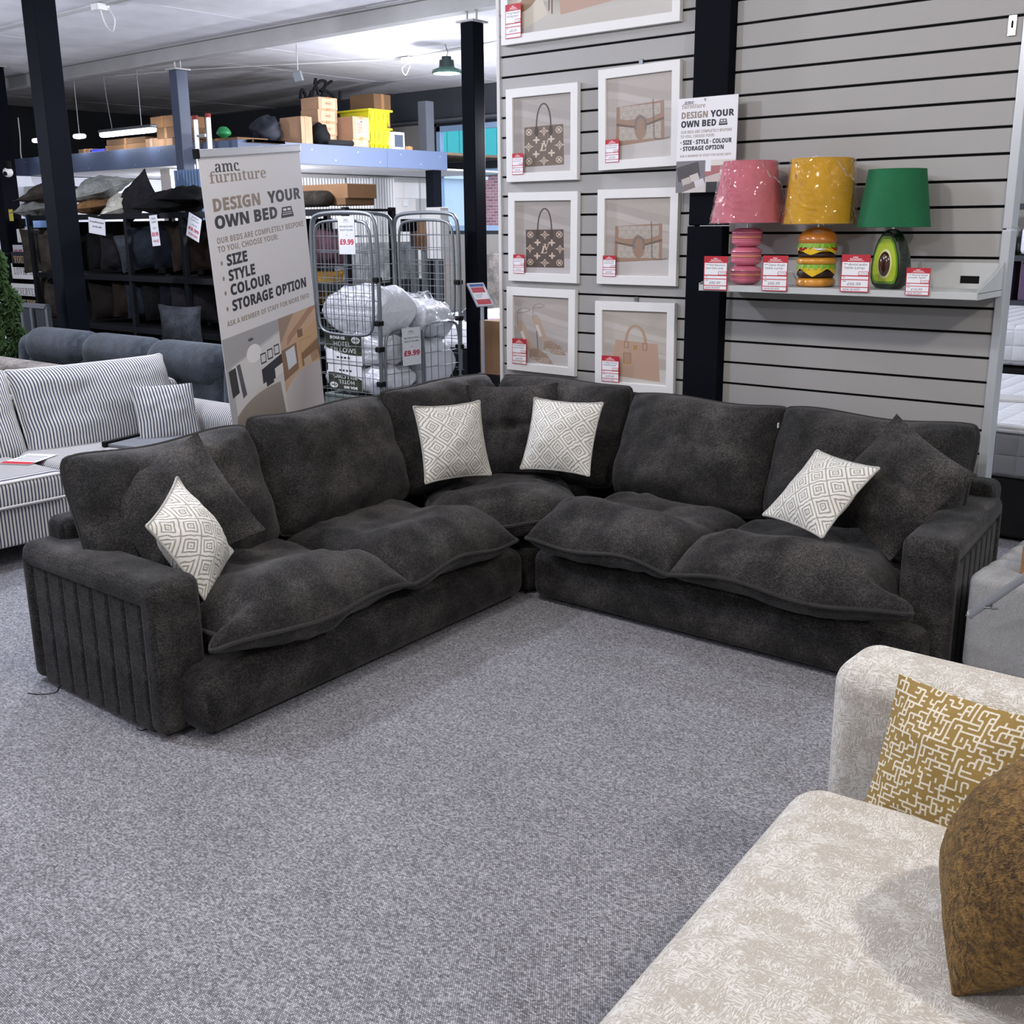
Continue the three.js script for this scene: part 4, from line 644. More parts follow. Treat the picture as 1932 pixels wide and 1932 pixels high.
const texShoes = canvasTex(512, 620, (g, W, Hh) => {
  satin(g, W, Hh, '#cfc7c1', '#bcb3ad', '#d8d4d1');
  const shoe = (x, y, s) => { g.save(); g.translate(x, y); g.scale(s, s); g.strokeStyle = '#8d7a6c'; g.lineWidth = 9; g.beginPath(); g.moveTo(40, 150); g.lineTo(52, 330); g.stroke(); g.fillStyle = '#cdb6a2'; g.beginPath(); g.moveTo(0, 40); g.bezierCurveTo(10, -20, 50, -10, 80, 60); g.bezierCurveTo(110, 150, 140, 230, 190, 250); g.bezierCurveTo(120, 290, 90, 270, 70, 200); g.bezierCurveTo(50, 140, 10, 110, 0, 40); g.fill(); g.fillStyle = '#eee7e0'; g.save(); g.translate(50, 90); g.rotate(1.2); g.fillRect(0, 0, 110, 26); g.restore(); g.fillStyle = '#b59f8c'; g.beginPath(); g.moveTo(110, 240); g.bezierCurveTo(180, 210, 260, 260, 310, 350); g.bezierCurveTo(220, 350, 140, 350, 105, 300); g.fill(); for (let k = 0; k < 160; k++) { const u = hash2(k, 1, 3), v = hash2(k, 2, 3); g.fillStyle = v > 0.5 ? '#f4efe9' : '#8c7c6f'; g.fillRect(125 + u * 150, 262 + v * 80 - (1 - u) * 8, 4, 4); } g.setLineDash([5, 4]); g.strokeStyle = '#6f6a68'; g.lineWidth = 6; g.beginPath(); g.moveTo(4, 40); g.lineTo(6, -60); g.bezierCurveTo(30, -110, 90, -100, 110, -80); g.bezierCurveTo(70, -60, 30, -50, 8, -60); g.stroke(); g.setLineDash([]); g.restore(); };
  shoe(W * 0.34, Hh * 0.27, 0.98); shoe(W * 0.06, Hh * 0.36, 1.08);
});
const texBeigeBag = canvasTex(512, 680, (g, W, Hh) => {
  satin(g, W, Hh, '#d8d0c6', '#c6bcb0', '#e3dfd9'); g.strokeStyle = '#c6a68e'; g.lineWidth = 22; g.beginPath(); g.moveTo(W * 0.37, Hh * 0.5); g.bezierCurveTo(W * 0.33, Hh * 0.12, W * 0.68, Hh * 0.12, W * 0.66, Hh * 0.5); g.stroke();
  poly(g, '#cfae97', W * 0.2, Hh * 0.41, W * 0.84, Hh * 0.44, W * 0.88, Hh * 0.94, W * 0.14, Hh * 0.9); g.strokeStyle = '#8f6f5a'; g.lineWidth = 4; g.strokeRect(W * 0.34, Hh * 0.43, W * 0.06, Hh * 0.08); g.strokeRect(W * 0.62, Hh * 0.44, W * 0.06, Hh * 0.09); g.fillStyle = '#c09c83'; g.fillRect(W * 0.33, Hh * 0.58, W * 0.11, Hh * 0.14); g.strokeRect(W * 0.33, Hh * 0.58, W * 0.11, Hh * 0.14); g.fillStyle = '#c9a24c'; g.fillRect(W * 0.345, Hh * 0.71, W * 0.08, Hh * 0.02); g.fillStyle = '#b58b3a'; g.textAlign = 'center'; g.font = 'bold 50px serif'; g.fillText('B', W * 0.505, Hh * 0.53); g.fillRect(W * 0.47, Hh * 0.475, 30, 6);
});
const texBigArt = canvasTex(1024, 560, (g, W, Hh) => {
  satin(g, W, Hh, '#d3ccc4', '#bdb4ab', '#d9d5d0'); g.fillStyle = grad(g, 0, Hh * 0.5, 0, Hh, '#bdb4aa', '#d6d0c6', '#cfc9c0'); g.fillRect(0, Hh * 0.5, W, Hh * 0.5); poly(g, '#caa893', W * 0.32, Hh * 0.3, W * 0.62, Hh * 0.26, W * 0.66, Hh * 0.66, W * 0.34, Hh * 0.76); poly(g, '#e5dcc8', W * 0.02, Hh * 0.3, W * 0.2, Hh * 0.3, W * 0.26, Hh * 0.72, W * 0.1, Hh * 0.9, W * 0.04, Hh * 0.6); g.fillStyle = '#a78a68'; g.beginPath(); g.ellipse(W * 0.14, Hh * 0.42, 46, 120, 0.5, 0, 7); g.fill(); g.strokeStyle = '#6f543e'; g.lineWidth = 8; g.beginPath(); g.moveTo(W * 0.27, Hh * 0.2); g.lineTo(W * 0.265, Hh * 0.66); g.moveTo(W * 0.285, Hh * 0.2); g.lineTo(W * 0.285, Hh * 0.72); g.stroke(); g.fillStyle = '#5c524a'; g.beginPath(); g.ellipse(W * 0.8, Hh * 0.36, 90, 60, 0, 0, 7); g.fill();
});
function framed(c, tex, label, k, lab, bw = 0.042) {
  const Z = WZ + 0.03, q = c.map(([x, y]) => atZ(x, y, Z)), x0 = (q[0].x + q[3].x) / 2, x1 = (q[1].x + q[2].x) / 2, yt = (q[0].y + q[1].y) / 2, yb = (q[2].y + q[3].y) / 2, w = x1 - x0, h = yt - yb;
  const rz = Math.atan2((q[1].y - q[0].y) + (q[2].y - q[3].y), 2 * w) * 0.6;
  const t = thing('framed_picture', label, 'picture', [(x0 + x1) / 2, (yt + yb) / 2, WZ + 0.001]); t.rotation.z = rz;
  const rail = (len, horiz, s) => { const sh = new THREE.Shape(); sh.moveTo(-len / 2, 0); sh.lineTo(len / 2, 0); sh.lineTo(len / 2 - bw, bw); sh.lineTo(-len / 2 + bw, bw); const g = new THREE.ExtrudeGeometry(sh, { depth: 0.024, bevelEnabled: true, bevelSize: 0.0015, bevelThickness: 0.002, bevelSegments: 1 }); return g; };
  part(t, 'frame_rail', mv(rail(w - 0.003), 0, -h / 2 + 0.0015, 0.004), M.white); part(t, 'frame_rail', mv(rail(w - 0.003), 0, h / 2 - 0.0015, 0.004, 0, 0, Math.PI), M.white);
  part(t, 'frame_rail', mv(rail(h - 0.003), -w / 2 + 0.0015, 0, 0.004, 0, 0, -HP), M.white); part(t, 'frame_rail', mv(rail(h - 0.003), w / 2 - 0.0015, 0, 0.004, 0, 0, HP), M.white);
  part(t, 'backing_board', box(w - 0.02, h - 0.02, 0.004, 0, 0, 0.003), M.offwhite);
  part(t, 'print', mv(cardGeo(w - 2 * bw + 0.006, h - 2 * bw + 0.006, 0.003), 0, 0, 0.014), mat({ map: tex, color: 0xe2e2e2, roughness: 0.45, clearcoat: 0.7, clearcoatRoughness: 0.08 }));
  if (lab) { const p = atZ((lab[0] + lab[2]) / 2, (lab[1] + lab[3]) / 2, Z), a = atZ(lab[0], lab[1], Z), b = atZ(lab[2], lab[3], Z); const o = solo('price_label', cellCard(k, b.x - a.x, a.y - b.y), labelMat, 'red and white price label on the ' + label.replace(/white framed /, '').replace(/ at the top/, ''), 'price label'); o.position.set(p.x, p.y, Z + 0.003); o.rotation.z = rz; }
}
framed([[944.5, -60], [1287, -122], [1283, 37], [945, 89]], texBigArt, 'wide white framed shoes and bags picture at the top', 0, [954, 10, 984, 70]);
framed([[952.4, 169.4], [1088.4, 154.2], [1090.5, 339.5], [957, 343.7]], texToteA, 'white framed taupe monogram tote picture', 1, [967, 290, 988, 329]);
framed([[1126, 133.5], [1284, 109.7], [1280, 311.6], [1131, 323]], texClutch, 'white framed chain clutch picture, upper of two', 2, [1143, 264, 1168, 306]);
framed([[957.5, 363], [1089.4, 360.7], [1089, 535.7], [959.6, 529]], texToteB, 'white framed dark brown monogram tote picture', 3, [969, 480, 990, 516]);
framed([[1127, 357.6], [1281, 352.8], [1274.7, 540.4], [1125.7, 535.7]], texClutch, 'white framed chain clutch picture, lower of two', 4, [1138, 482, 1162, 522]);
framed([[954.8, 541], [1085.3, 547], [1084, 711.6], [957, 696]], texShoes, 'white framed sparkling heeled shoes picture', 5, [967, 638, 994, 688]);
framed([[1123.6, 567.3], [1274, 573], [1269.5, 745], [1121, 735]], texBeigeBag, 'white framed beige handbag picture', 6, [1136, 670, 1168, 722]);
for (const [px, py, l] of [[1210, 118, 'small metal hook above the upper chain clutch picture'], [1201, 566, 'small metal hook above the beige handbag picture']]) { const p = atZ(px, py, WZ + 0.004); solo('wall_hook', rbox(0.022, 0.03, 0.01, 0.002, p.x, p.y, p.z), M.galv, l, 'hook'); }
{ // poster hung over the column
  const Z = WZ + 0.1, a = atZ(1282, 188, Z), b = atZ(1396, 176, Z), c = atZ(1278, 365, Z), w = b.x - a.x, h = a.y - c.y;
  const t = thing('hanging_poster', 'small white bed advertising poster hung on the navy column', 'poster', [a.x + w / 2 - 0.006, (a.y + b.y) / 2 - h / 2, Z]); t.rotation.z = 0.0; part(t, 'sheet', cardGeo(w, h, 0.004), mat({ map: texPoster, roughness: 0.5 })); part(t, 'pin', cyl(0.004, 0.004, 0.05, -w * 0.04, h * 0.47, -0.02, HP), M.galv);
  const k = atZ(1910, 48, WZ + 0.006), hk = thing('slat_hook', 'bright metal bracket plate clipped high in the slat groove', 'hook', [k.x, k.y, k.z]); part(hk, 'plate', rbox(0.03, 0.075, 0.004, 0.002), M.chrome); part(hk, 'slot', rbox(0.01, 0.028, 0.006, 0.003, 0, 0.004, 0), M.black);
}
// ---------------------------------------------------------------- lamp shelf
const SHY = 1.374;
{
  const x0 = -2.545, x1 = -1.338, zf = -4.385, t = thing('metal_shelf', 'white metal tray shelf holding the novelty lamps', 'shelf', [(x0 + x1) / 2, SHY, WZ]), w = x1 - x0, m = matC(0xc6cac9, { roughness: 0.35, metalness: 0.1 });
  part(t, 'plate', rbox(w, 0.004, WZ * -1 + zf - 0.004, 0.001, 0, -0.002, (zf - WZ) / 2), m); part(t, 'front_lip', rbox(w, 0.026, 0.004, 0.001, 0, -0.012, zf - WZ), m); part(t, 'back_upstand', rbox(w, 0.105, 0.004, 0.001, 0, 0.05, 0.006), m);
  for (const s of [-1, 1]) { const sh = new THREE.Shape(); sh.moveTo(0, 0.105); sh.lineTo(0.02, 0.105); sh.quadraticCurveTo(0.12, 0.045, 0.31, 0.008); sh.lineTo(0.31, -0.026); sh.lineTo(0.0, -0.026); part(t, 'side_bracket', mv(new THREE.ExtrudeGeometry(sh, { depth: 0.003, bevelEnabled: false }), s * w / 2, 0, 0.004, 0, -HP, 0), m); }
  part(t, 'cut_out', rbox(0.075, 0.03, 0.003, 0.006, w / 2 - 0.13, 0.035, 0.0085), M.black, 'dark slot in the back of the shelf');
}
function lampShade(t, r0, r1, y0, y1, color, film, n) {
  const wall = [[r0, y0], [r1, y1], [r1 - 0.002, y1], [r0 - 0.002, y0], [r0, y0]];
  const cloth = matC(color, { roughness: 0.85, map: texWeave, transmission: 0, sheen: 0.2 });
  part(t, 'lamp_shade', lathe(wall, 56), cloth); part(t, 'shade_rim', merge([mv(new THREE.TorusGeometry(r0 - 0.001, 0.002, 6, 56).toNonIndexed(), 0, y0, 0, HP), mv(new THREE.TorusGeometry(r1 - 0.001, 0.002, 6, 56).toNonIndexed(), 0, y1, 0, HP)]), cloth); part(t, 'stem', cyl(0.006, 0.006, 0.09, 0, y0 - 0.02, 0), M.chrome);
  if (film) { const g = new THREE.CylinderGeometry(r1 + 0.004, r0 + 0.004, y1 - y0 + 0.012, 150, 40, true), p = g.attributes.position; for (let i = 0; i < p.count; i++) { const x = p.getX(i), y = p.getY(i), z = p.getZ(i), a = Math.atan2(z, x), k = 1.012 + 0.03 * Math.pow(1 - Math.abs(vnoise(a * 7 + y * 26 + 40, y * 14 + 40, 512, n) - 0.5) * 2, 4) + 0.012 * (vnoise(a * 22 + y * 60 + 40, y * 30 + 40, 512, n + 4) - 0.5); p.setXYZ(i, x * k, y, z * k); } g.computeVertexNormals(); part(t, 'plastic_wrap', mv(g, 0, (y0 + y1) / 2, 0), M.film, 'clear crinkled plastic wrap'); }
}
const wob = (g, f) => { const p = g.attributes.position; for (let i = 0; i < p.count; i++) { const v = V3(p.getX(i), p.getY(i), p.getZ(i)); f(v); p.setXYZ(i, v.x, v.y, v.z); } g.computeVertexNormals(); return g; };
{ // pink macaron stack
  const t = thing('macaron_lamp', 'table lamp of three stacked pink macarons with a pink wrapped shade', 'table lamp', [-2.39, SHY, -4.52]);
  const pink = matC(0xcc6f86, { roughness: 0.3, clearcoat: 0.5 }), rough = matC(0xbb6478, { roughness: 0.8 }), cream = matC(0xe09a78, { roughness: 0.4 });
  const H0 = 0.081, dome = (r, y, h, up) => { const l = []; for (let i = 0; i <= 10; i++) { const t = i / 10 * HP; l.push(up ? [r * (0.45 + 0.55 * Math.cos(t)) * (i === 10 ? 0.98 : 1), y + h * Math.sin(t)] : [r * (0.5 + 0.5 * Math.cos(HP - t)), y + h * (1 - Math.sin(HP - t))]); } return up ? [[0, y], ...l, [0, y + h]] : [[0, y], ...l, [0, y + h]]; };
  for (let k = 0; k < 3; k++) {
    const y = 0.002 + k * H0, r = 0.0695 - k * 0.001;
    part(t, 'lower_shell', lathe(dome(r, y, 0.026, false)), pink);
    const ruf = wob(new THREE.CylinderGeometry(r * 0.965, r * 0.965, 0.012, 90, 3, true), (v) => { const a = Math.atan2(v.z, v.x), s = 1 + 0.025 * (hash2(Math.round(a * 30 + 200), Math.round(v.y * 400) + 9, k) - 0.5); v.x *= s; v.z *= s; });
    part(t, 'ruffle', merge([mv(ruf.clone(), 0, y + 0.031, 0), mv(ruf.clone(), 0, y + 0.051, 0)]), rough); part(t, 'filling', lathe([[0, y + 0.037], [r * 0.97, y + 0.037], [r * 0.985, y + 0.041], [r * 0.97, y + 0.045], [0, y + 0.045]]), cream);
    part(t, 'upper_shell', lathe(dome(r, y + 0.056, 0.025, true)), pink);
  }
  lampShade(t, 0.16, 0.115, 0.268, 0.525, 0xe8808f, true, 5);
}
{ // burger
  const t = thing('burger_lamp', 'table lamp shaped like a double cheeseburger with a yellow wrapped shade', 'table lamp', [-2.056, SHY, -4.52]);
  const bun = matC(0xd2912f, { roughness: 0.25, clearcoat: 0.6 }), top = matC(0xb9722a, { roughness: 0.25, clearcoat: 0.7 }), patty = matC(0x2a1710, { roughness: 0.5 }), cheese = matC(0xe3bd20, { roughness: 0.3 }), leaf = matC(0x7fae2c, { roughness: 0.4 }), tom = matC(0xa81d1c, { roughness: 0.3 });
  const disc = (r, y0, y1, e = 0.3) => lathe([[0, y0], [r * 0.9, y0], [r, y0 + (y1 - y0) * e], [r, y1 - (y1 - y0) * e], [r * 0.9, y1], [0, y1]]);
  part(t, 'bottom_bun', disc(0.083, 0.002, 0.037), bun); part(t, 'patty', disc(0.078, 0.037, 0.076), patty); part(t, 'middle_bun', disc(0.084, 0.092, 0.122), bun); part(t, 'patty', disc(0.078, 0.122, 0.144), patty);
  const lettuce = (y, r, h) => wob(new THREE.CylinderGeometry(r * 0.96, r * 1.0, h, 110, 3, true), (v) => { const a = Math.atan2(v.z, v.x), w = Math.sin(a * 17) * 0.5 + Math.sin(a * 29 + 1) * 0.35; const k = 1 + (v.y < 0 ? 0.05 * w : 0); v.x *= k; v.z *= k; v.y += v.y < 0 ? -0.006 * (w + 0.4) : 0; v.y += y; });
  part(t, 'lettuce', lettuce(0.086, 0.081, 0.016), leaf); part(t, 'lettuce', lettuce(0.174, 0.081, 0.016), leaf);
  const slice = (y, turn, drop) => { const g = wob(new THREE.CylinderGeometry(0.08, 0.08, 0.03, 96, 1, true), (v) => { const a = Math.atan2(v.z, v.x) + turn, tri = Math.abs(((a / HP) % 1 + 1) % 1 - 0.5) * 2; v.y = v.y > 0 ? y : y - 0.003 - drop * tri; }); return g; };
  part(t, 'cheese', slice(0.08, 0.25, 0.034), cheese); part(t, 'cheese', slice(0.158, 0.1, 0.022), cheese); part(t, 'relish', disc(0.076, 0.144, 0.172), cheese);
  for (let k = 0; k < 6; k++) { const a = k * Math.PI / 3 + 1.0; part(t, k % 2 ? 'tomato_slice' : 'onion_slice', mv(lathe([[0, -0.004], [0.026, -0.004], [0.028, 0], [0.026, 0.004], [0, 0.004]], 20), Math.cos(a) * 0.06, 0.164, Math.sin(a) * 0.06, 0.35 * Math.sin(a), 0, -0.35 * Math.cos(a)), k % 2 ? tom : M.white); }
  part(t, 'top_bun', lathe([[0, 0.178], [0.074, 0.178], [0.08, 0.183], ...Array.from({ length: 12 }, (_, i) => { const q = i / 11 * HP; return [0.083 * Math.cos(q), 0.192 + 0.055 * Math.sin(q)]; })], 48), top);
  const seed = wob(new THREE.SphereGeometry(0.0028, 6, 5), (v) => { v.y *= 0.5; }); for (let k = 0; k < 14; k++) { const a = rr(0, 6.28), r = rr(0.01, 0.06); part(t, 'sesame_seed', seed, matC(0xe8d9b0)).position.set(Math.cos(a) * r, 0.243 - 8 * r * r * 0.9, Math.sin(a) * r); }
  part(t, 'cord', tube([[-0.08, 0.03, 0.02], [-0.1, 0.06, 0.03], [-0.118, 0.05, 0.03], [-0.115, 0.015, 0.03], [-0.09, 0.003, 0.02]], 0.003), M.offwhite);
  lampShade(t, 0.148, 0.125, 0.262, 0.522, 0xf2b91c, true, 9);
}
{ // avocado half
  const t = thing('avocado_lamp', 'table lamp shaped like a halved avocado with a green shade', 'table lamp', [-1.735, SHY, -4.52], -0.38);
  const prof = [[0, 0.002], [0.05, 0.002], [0.072, 0.02], [0.081, 0.05], [0.081, 0.09], [0.073, 0.14], [0.057, 0.19], [0.04, 0.219], [0.02, 0.235], [0, 0.239]], cz = 0.03;
  const R = (y) => { for (let i = 1; i < prof.length; i++) if (y <= prof[i][1] && prof[i][1] > prof[i - 1][1]) { const k = (y - prof[i - 1][1]) / (prof[i][1] - prof[i - 1][1]); return prof[i - 1][0] + (prof[i][0] - prof[i - 1][0]) * k; } return 0; };
  const pts = []; for (let i = 0; i <= 40; i++) { const y = 0.002 + 0.237 * (0.5 - 0.5 * Math.cos(Math.PI * i / 40)); pts.push([Math.max(0.0001, R(y)), y]); } pts.unshift([0, 0.002]);
  const skinTex = dataTex(128, (u, v) => { const k = fbm(u, v, 20, 2, 301); return mixc([0.02, 0.06, 0.035], [0.12, 0.22, 0.1], clamp((k - 0.35) * 2.4)); }, 0); skinTex.repeat.set(3, 2);
  part(t, 'skin', wob(lathe(pts, 64), (v) => { if (v.z > cz) v.z = cz - 0.002 * 0; }), matC(0xffffff, { map: skinTex, bumpMap: asBump(skinTex), bumpScale: 0.003, roughness: 0.35, clearcoat: 0.4 }));
  const face = (k, z, c) => { const sh = new THREE.Shape(); const L = []; for (let i = 0; i <= 60; i++) { const y = 0.012 + 0.222 * i / 60, r = R(y); if (r <= cz + 0.004) continue; L.push([Math.sqrt(r * r - cz * cz), y]); } const yc = 0.105; const P = [...L.map(([x, y]) => [x * k, yc + (y - yc) * k]), ...L.slice().reverse().map(([x, y]) => [-x * k, yc + (y - yc) * k])]; P.forEach(([x, y], i) => (i ? sh.lineTo(x, y) : sh.moveTo(x, y))); sh.closePath(); return mv(new THREE.ExtrudeGeometry(sh, { depth: 0.0015, bevelEnabled: false }), 0, 0, z); };
  part(t, 'flesh_rim', face(0.9, cz, 0), matC(0x5f8f1f, { roughness: 0.25, clearcoat: 0.6 })); part(t, 'flesh', face(0.8, cz + 0.0012), matC(0xb0c92c, { roughness: 0.25, clearcoat: 0.6 })); part(t, 'inner_flesh', mv(wob(new THREE.SphereGeometry(1, 32, 20), (v) => { v.x *= 0.037; v.y *= 0.06; v.z *= 0.004; }), 0, 0.1, cz + 0.002), matC(0xe2e2a8, { roughness: 0.25, clearcoat: 0.6 }));
  part(t, 'stone', mv(wob(new THREE.SphereGeometry(1, 32, 24), (v) => { v.x *= 0.03; v.y *= 0.05; v.z *= 0.02; }), 0, 0.1, cz + 0.002), matC(0x3b1f14, { roughness: 0.15, clearcoat: 1 }));
  lampShade(t, 0.143, 0.112, 0.247, 0.468, 0x0f7a4a, false, 0); part(t, 'cord', tube([[0.07, 0.03, -0.02], [0.1, 0.05, -0.04], [0.13, 0.01, -0.05]], 0.003), M.black);
}
[[7, 1329, 483, 1371, 548, 'pink macaron lamp'], [8, 1440, 482, 1484, 550, 'burger lamp'], [9, 1589, 480, 1638, 552, 'avocado lamp'], [10, 1711, 505, 1752, 558, 'empty end of the lamp shelf']].forEach(([k, x0, y0, x1, y1, l]) => { const Z = -4.375, a = atZ(x0, y0, Z), b = atZ(x1, y1, Z); const o = solo('price_label', cellCard(k, b.x - a.x, a.y - b.y), labelMat, 'red and white handwritten price card by the ' + l, 'price label'); o.position.set((a.x + b.x) / 2, (a.y + b.y) / 2, Z); });

// ================================================================ roll-up banner
{
  const t = thing('rollup_banner', 'tall leaning roll-up banner advertising made to order beds', 'banner', [0, 0, 0]);
  orient(t, V3(-4.23, 1.588, -3.29), V3(-0.434, 0.081, -0.897), V3(0.023, 0.997, 0.079));
  part(t, 'print', mv(cardGeo(1.0, 1.97, 0.003), 0, 0.38 - 0.985, 0), mat({ map: texBanner, roughness: 0.5 })); part(t, 'top_bar', rbox(1.01, 0.035, 0.022, 0.006, 0, 0.39, 0), M.alu); part(t, 'end_cap', rbox(0.02, 0.04, 0.026, 0.005, -0.51, 0.39, 0), M.black); part(t, 'base_cassette', rbox(1.03, 0.07, 0.09, 0.02, 0, -1.575, -0.02), M.alu); part(t, 'pole', bar([0, -1.55, -0.03], [0, 0.37, -0.02], 0.009), M.alu); 
  for (const s of [-0.3, 0.3]) part(t, 'foot', rbox(0.04, 0.012, 0.36, 0.004, s, -1.605, -0.02), M.alu);
}

// ================================================================ roll cage with bagged pillows
{
  const x0 = -5.92, x1 = -5.30, z1 = -5.02, z0 = -5.80, top = 1.715;
  const t = thing('roll_cage', 'tall galvanised wire roll cage filled with bagged pillows', 'roll cage', [(x0 + x1) / 2, 0, (z0 + z1) / 2]);
  const ox = (x0 + x1) / 2, oz = (z0 + z1) / 2, P = (x, y, z) => V3(x - ox, y, z - oz);
  const uFrame = (a, b, y0, y1, r, bottom) => { const d = b.clone().sub(a).normalize(), c = 0.07, A = a.clone(), B = b.clone(); const pt = (v, y, s) => V3(v.x + d.x * s, y, v.z + d.z * s); const arr = bottom ? [pt(A, y1 - c, 0), pt(A, y0 + c, 0), pt(A, y0 + c * 0.3, c * 0.3), pt(A, y0, c), pt(B, y0, -c), pt(B, y0 + c * 0.3, -c * 0.3), pt(B, y0 + c, 0), pt(B, y1 - c, 0), pt(B, y1 - c * 0.3, -c * 0.3), pt(B, y1, -c), pt(A, y1, c), pt(A, y1 - c * 0.3, c * 0.3)] : [pt(A, y0, 0), pt(A, y1 - c, 0), pt(A, y1 - c * 0.3, c * 0.3), pt(A, y1, c), pt(B, y1, -c), pt(B, y1 - c * 0.3, -c * 0.3), pt(B, y1 - c, 0), pt(B, y0, 0)]; return tube(arr, r, !!bottom, 90, 8); };
  const wires = (a, b, y0, y1, nx, ny) => { const l = []; for (let i = 1; i < nx; i++) { const p = a.clone().lerp(b, i / nx); l.push(bar([p.x, y0, p.z], [p.x, y1, p.z], 0.0026, 5)); } for (let j = 1; j < ny; j++) { const y = y0 + (y1 - y0) * j / ny; l.push(bar([a.x, y, a.z], [b.x, y, b.z], 0.0026, 5)); } return merge(l); };
  const sides = [[P(x0, 0, z1), P(x1, 0, z1), 'side_frame'], [P(x0, 0, z0), P(x1, 0, z0), 'side_frame'], [P(x0 - 0.01, 0, z1 - 0.02), P(x0 - 0.01, 0, z0 + 0.02), 'back_frame']];
  for (const [a, b, n] of sides) { part(t, n, uFrame(a, b, 0.2, top, 0.014), M.galv); const m = part(t, 'wire_mesh', wires(a, b, 0.24, top - 0.04, 8, 14), M.galv); m.userData.kind = 'stuff'; }
  const gate = (a, b, y0, y1, nx, ny) => { part(t, 'gate_frame', uFrame(a, b, y0, y1, 0.010, true), M.galv); part(t, 'wire_mesh', wires(a, b, y0, y1, nx, ny), M.galv).userData.kind = 'stuff'; };
  gate(P(x0 + 0.05, 0, z1 + 0.015), P(x1 - 0.04, 0, z1 + 0.015), 0.94, top - 0.05, 7, 8);
  const zm = (z0 + z1) / 2; gate(P(x1 + 0.016, 0, z1 - 0.04), P(x1 + 0.016, 0, zm + 0.005), 0.3, 0.965, 5, 7); gate(P(x1 + 0.016, 0, zm - 0.005), P(x1 + 0.016, 0, z0 + 0.03), 0.3, 0.985, 5, 7); gate(P(x0 + 0.05, 0, z0 - 0.0), P(x1 - 0.05, 0, z0), 0.95, top - 0.05, 7, 8);
  for (const [z, ys] of [[z1, [0.62, 0.85, 1.02, 1.3]], [z0, [0.62, 0.8, 1.0, 1.25]]]) for (const y of ys) part(t, 'hinge_clip', rbox(0.05, 0.035, 0.05, 0.008, x1 - ox, y, z - oz), M.black);
  part(t, 'base_tray', rbox(x1 - x0, 0.04, z1 - z0, 0.01, 0, 0.2, 0), matC(0x6c7672)); part(t, 'middle_tray', rbox(x1 - x0 - 0.04, 0.025, z1 - z0 - 0.04, 0.008, 0, 0.5, 0), matC(0x6c7672)); part(t, 'tray_panel', box(x1 - x0 - 0.04, 0.22, 0.01, 0, 0.4, (z1 - z0) / 2 - 0.03), matC(0x6c7672));
  for (const sx of [-1, 1]) for (const sz of [-1, 1]) { const c = part(t, 'castor', merge([cyl(0.055, 0.055, 0.03, sx * 0.26, 0.055, sz * 0.33, 0, 0, HP, 18), box(0.05, 0.1, 0.05, sx * 0.26, 0.13, sz * 0.33)]), M.black); }
  const texHotel = canvasTex(512, 512, (g) => { g.fillStyle = '#e8e8ea'; g.fillRect(0, 0, 512, 512); g.fillStyle = '#3d4133'; g.beginPath(); g.moveTo(0, 0); g.lineTo(512, 0); g.lineTo(512, 340); g.quadraticCurveTo(250, 370, 0, 230); g.fill(); fitText(g, 'BOUHS', 60, 80, 220, 70, SANSB, '#f0f0ee'); fitText(g, 'HOTEL', 110, 200, 250, 110, SANS, '#f4f4f2'); fitText(g, 'PILLOWS', 60, 300, 380, 100, SANS, '#f4f4f2'); g.fillStyle = '#eee'; g.beginPath(); g.arc(430, 80, 60, 0, 7); g.fill(); fitText(g, '\u00a340', 385, 100, 90, 56, SANSB, '#3d4133'); g.fillStyle = '#33362c'; for (let k = 0; k < 4; k++) g.fillRect(150 + k * 52, 380, 34, 36); });
  const hotel = mat({ map: texHotel, roughness: 0.35, clearcoat: 0.8 });
  const bagT = (label, w, h, d, pos, ry, rx, sd, card) => { const b = thing('bagged_pillow', label, 'pillow', pos, ry, 'pillows in the roll cage'); b.rotation.x = rx; const g = stuffed(w, d, { top: h / 2, bot: h / 2, n: 4.5, e: 0.38, pinch: 0.01, wr: 0.025, sd, nx: 26, nz: 26 }); part(b, 'pillow', g, M.bag); if (card) { const c = part(b, 'insert_card', cardGeo(card[0], card[1], 0.004), hotel, 'olive printed insert card reading hotel pillows'); c.position.set(card[2], card[3], d / 2 + 0.006); if (card[4]) c.rotation.z = Math.PI; } };
  bagT('bagged white pillow resting on the roll cage base tray', 0.54, 0.24, 0.68, [-5.61, 0.345, -5.41], 0, 0, 75);
  bagT('bagged white pillow with an upside down olive insert card', 0.54, 0.22, 0.36, [-5.61, 0.625, -5.22], 0, 0, 71, [0.34, 0.17, -0.06, 0.01, 1]); bagT('bagged white pillow with an upright olive insert card', 0.54, 0.2, 0.36, [-5.61, 0.825, -5.22], 0, 0, 72, [0.36, 0.2, -0.06, 0, 0]);
  bagT('plump bagged pillow on top behind the upper price sheet', 0.55, 0.32, 0.38, [-5.62, 1.08, -5.24], 0, 0.03, 73); bagT('bagged pillow lying open at the far end of the cage', 0.52, 0.26, 0.34, [-5.58, 1.0, -5.60], 0.1, -0.15, 74); bagT('crumpled bagged pillow behind the lower price sheet', 0.52, 0.36, 0.36, [-5.58, 0.695, -5.60], 0, 0, 76);
  const wrap = thing('plastic_wrapping', 'loose clear plastic wrapping over the cage pillows', 'plastic', [-5.5, 1.02, -5.56]); part(wrap, 'film', stuffed(0.56, 0.44, { top: 0.15, bot: 0.02, n: 2, e: 0.7, wr: 0.05, sd: 77, pinch: 0 }), M.film); wrap.rotation.set(0.1, 0.3, -0.1);
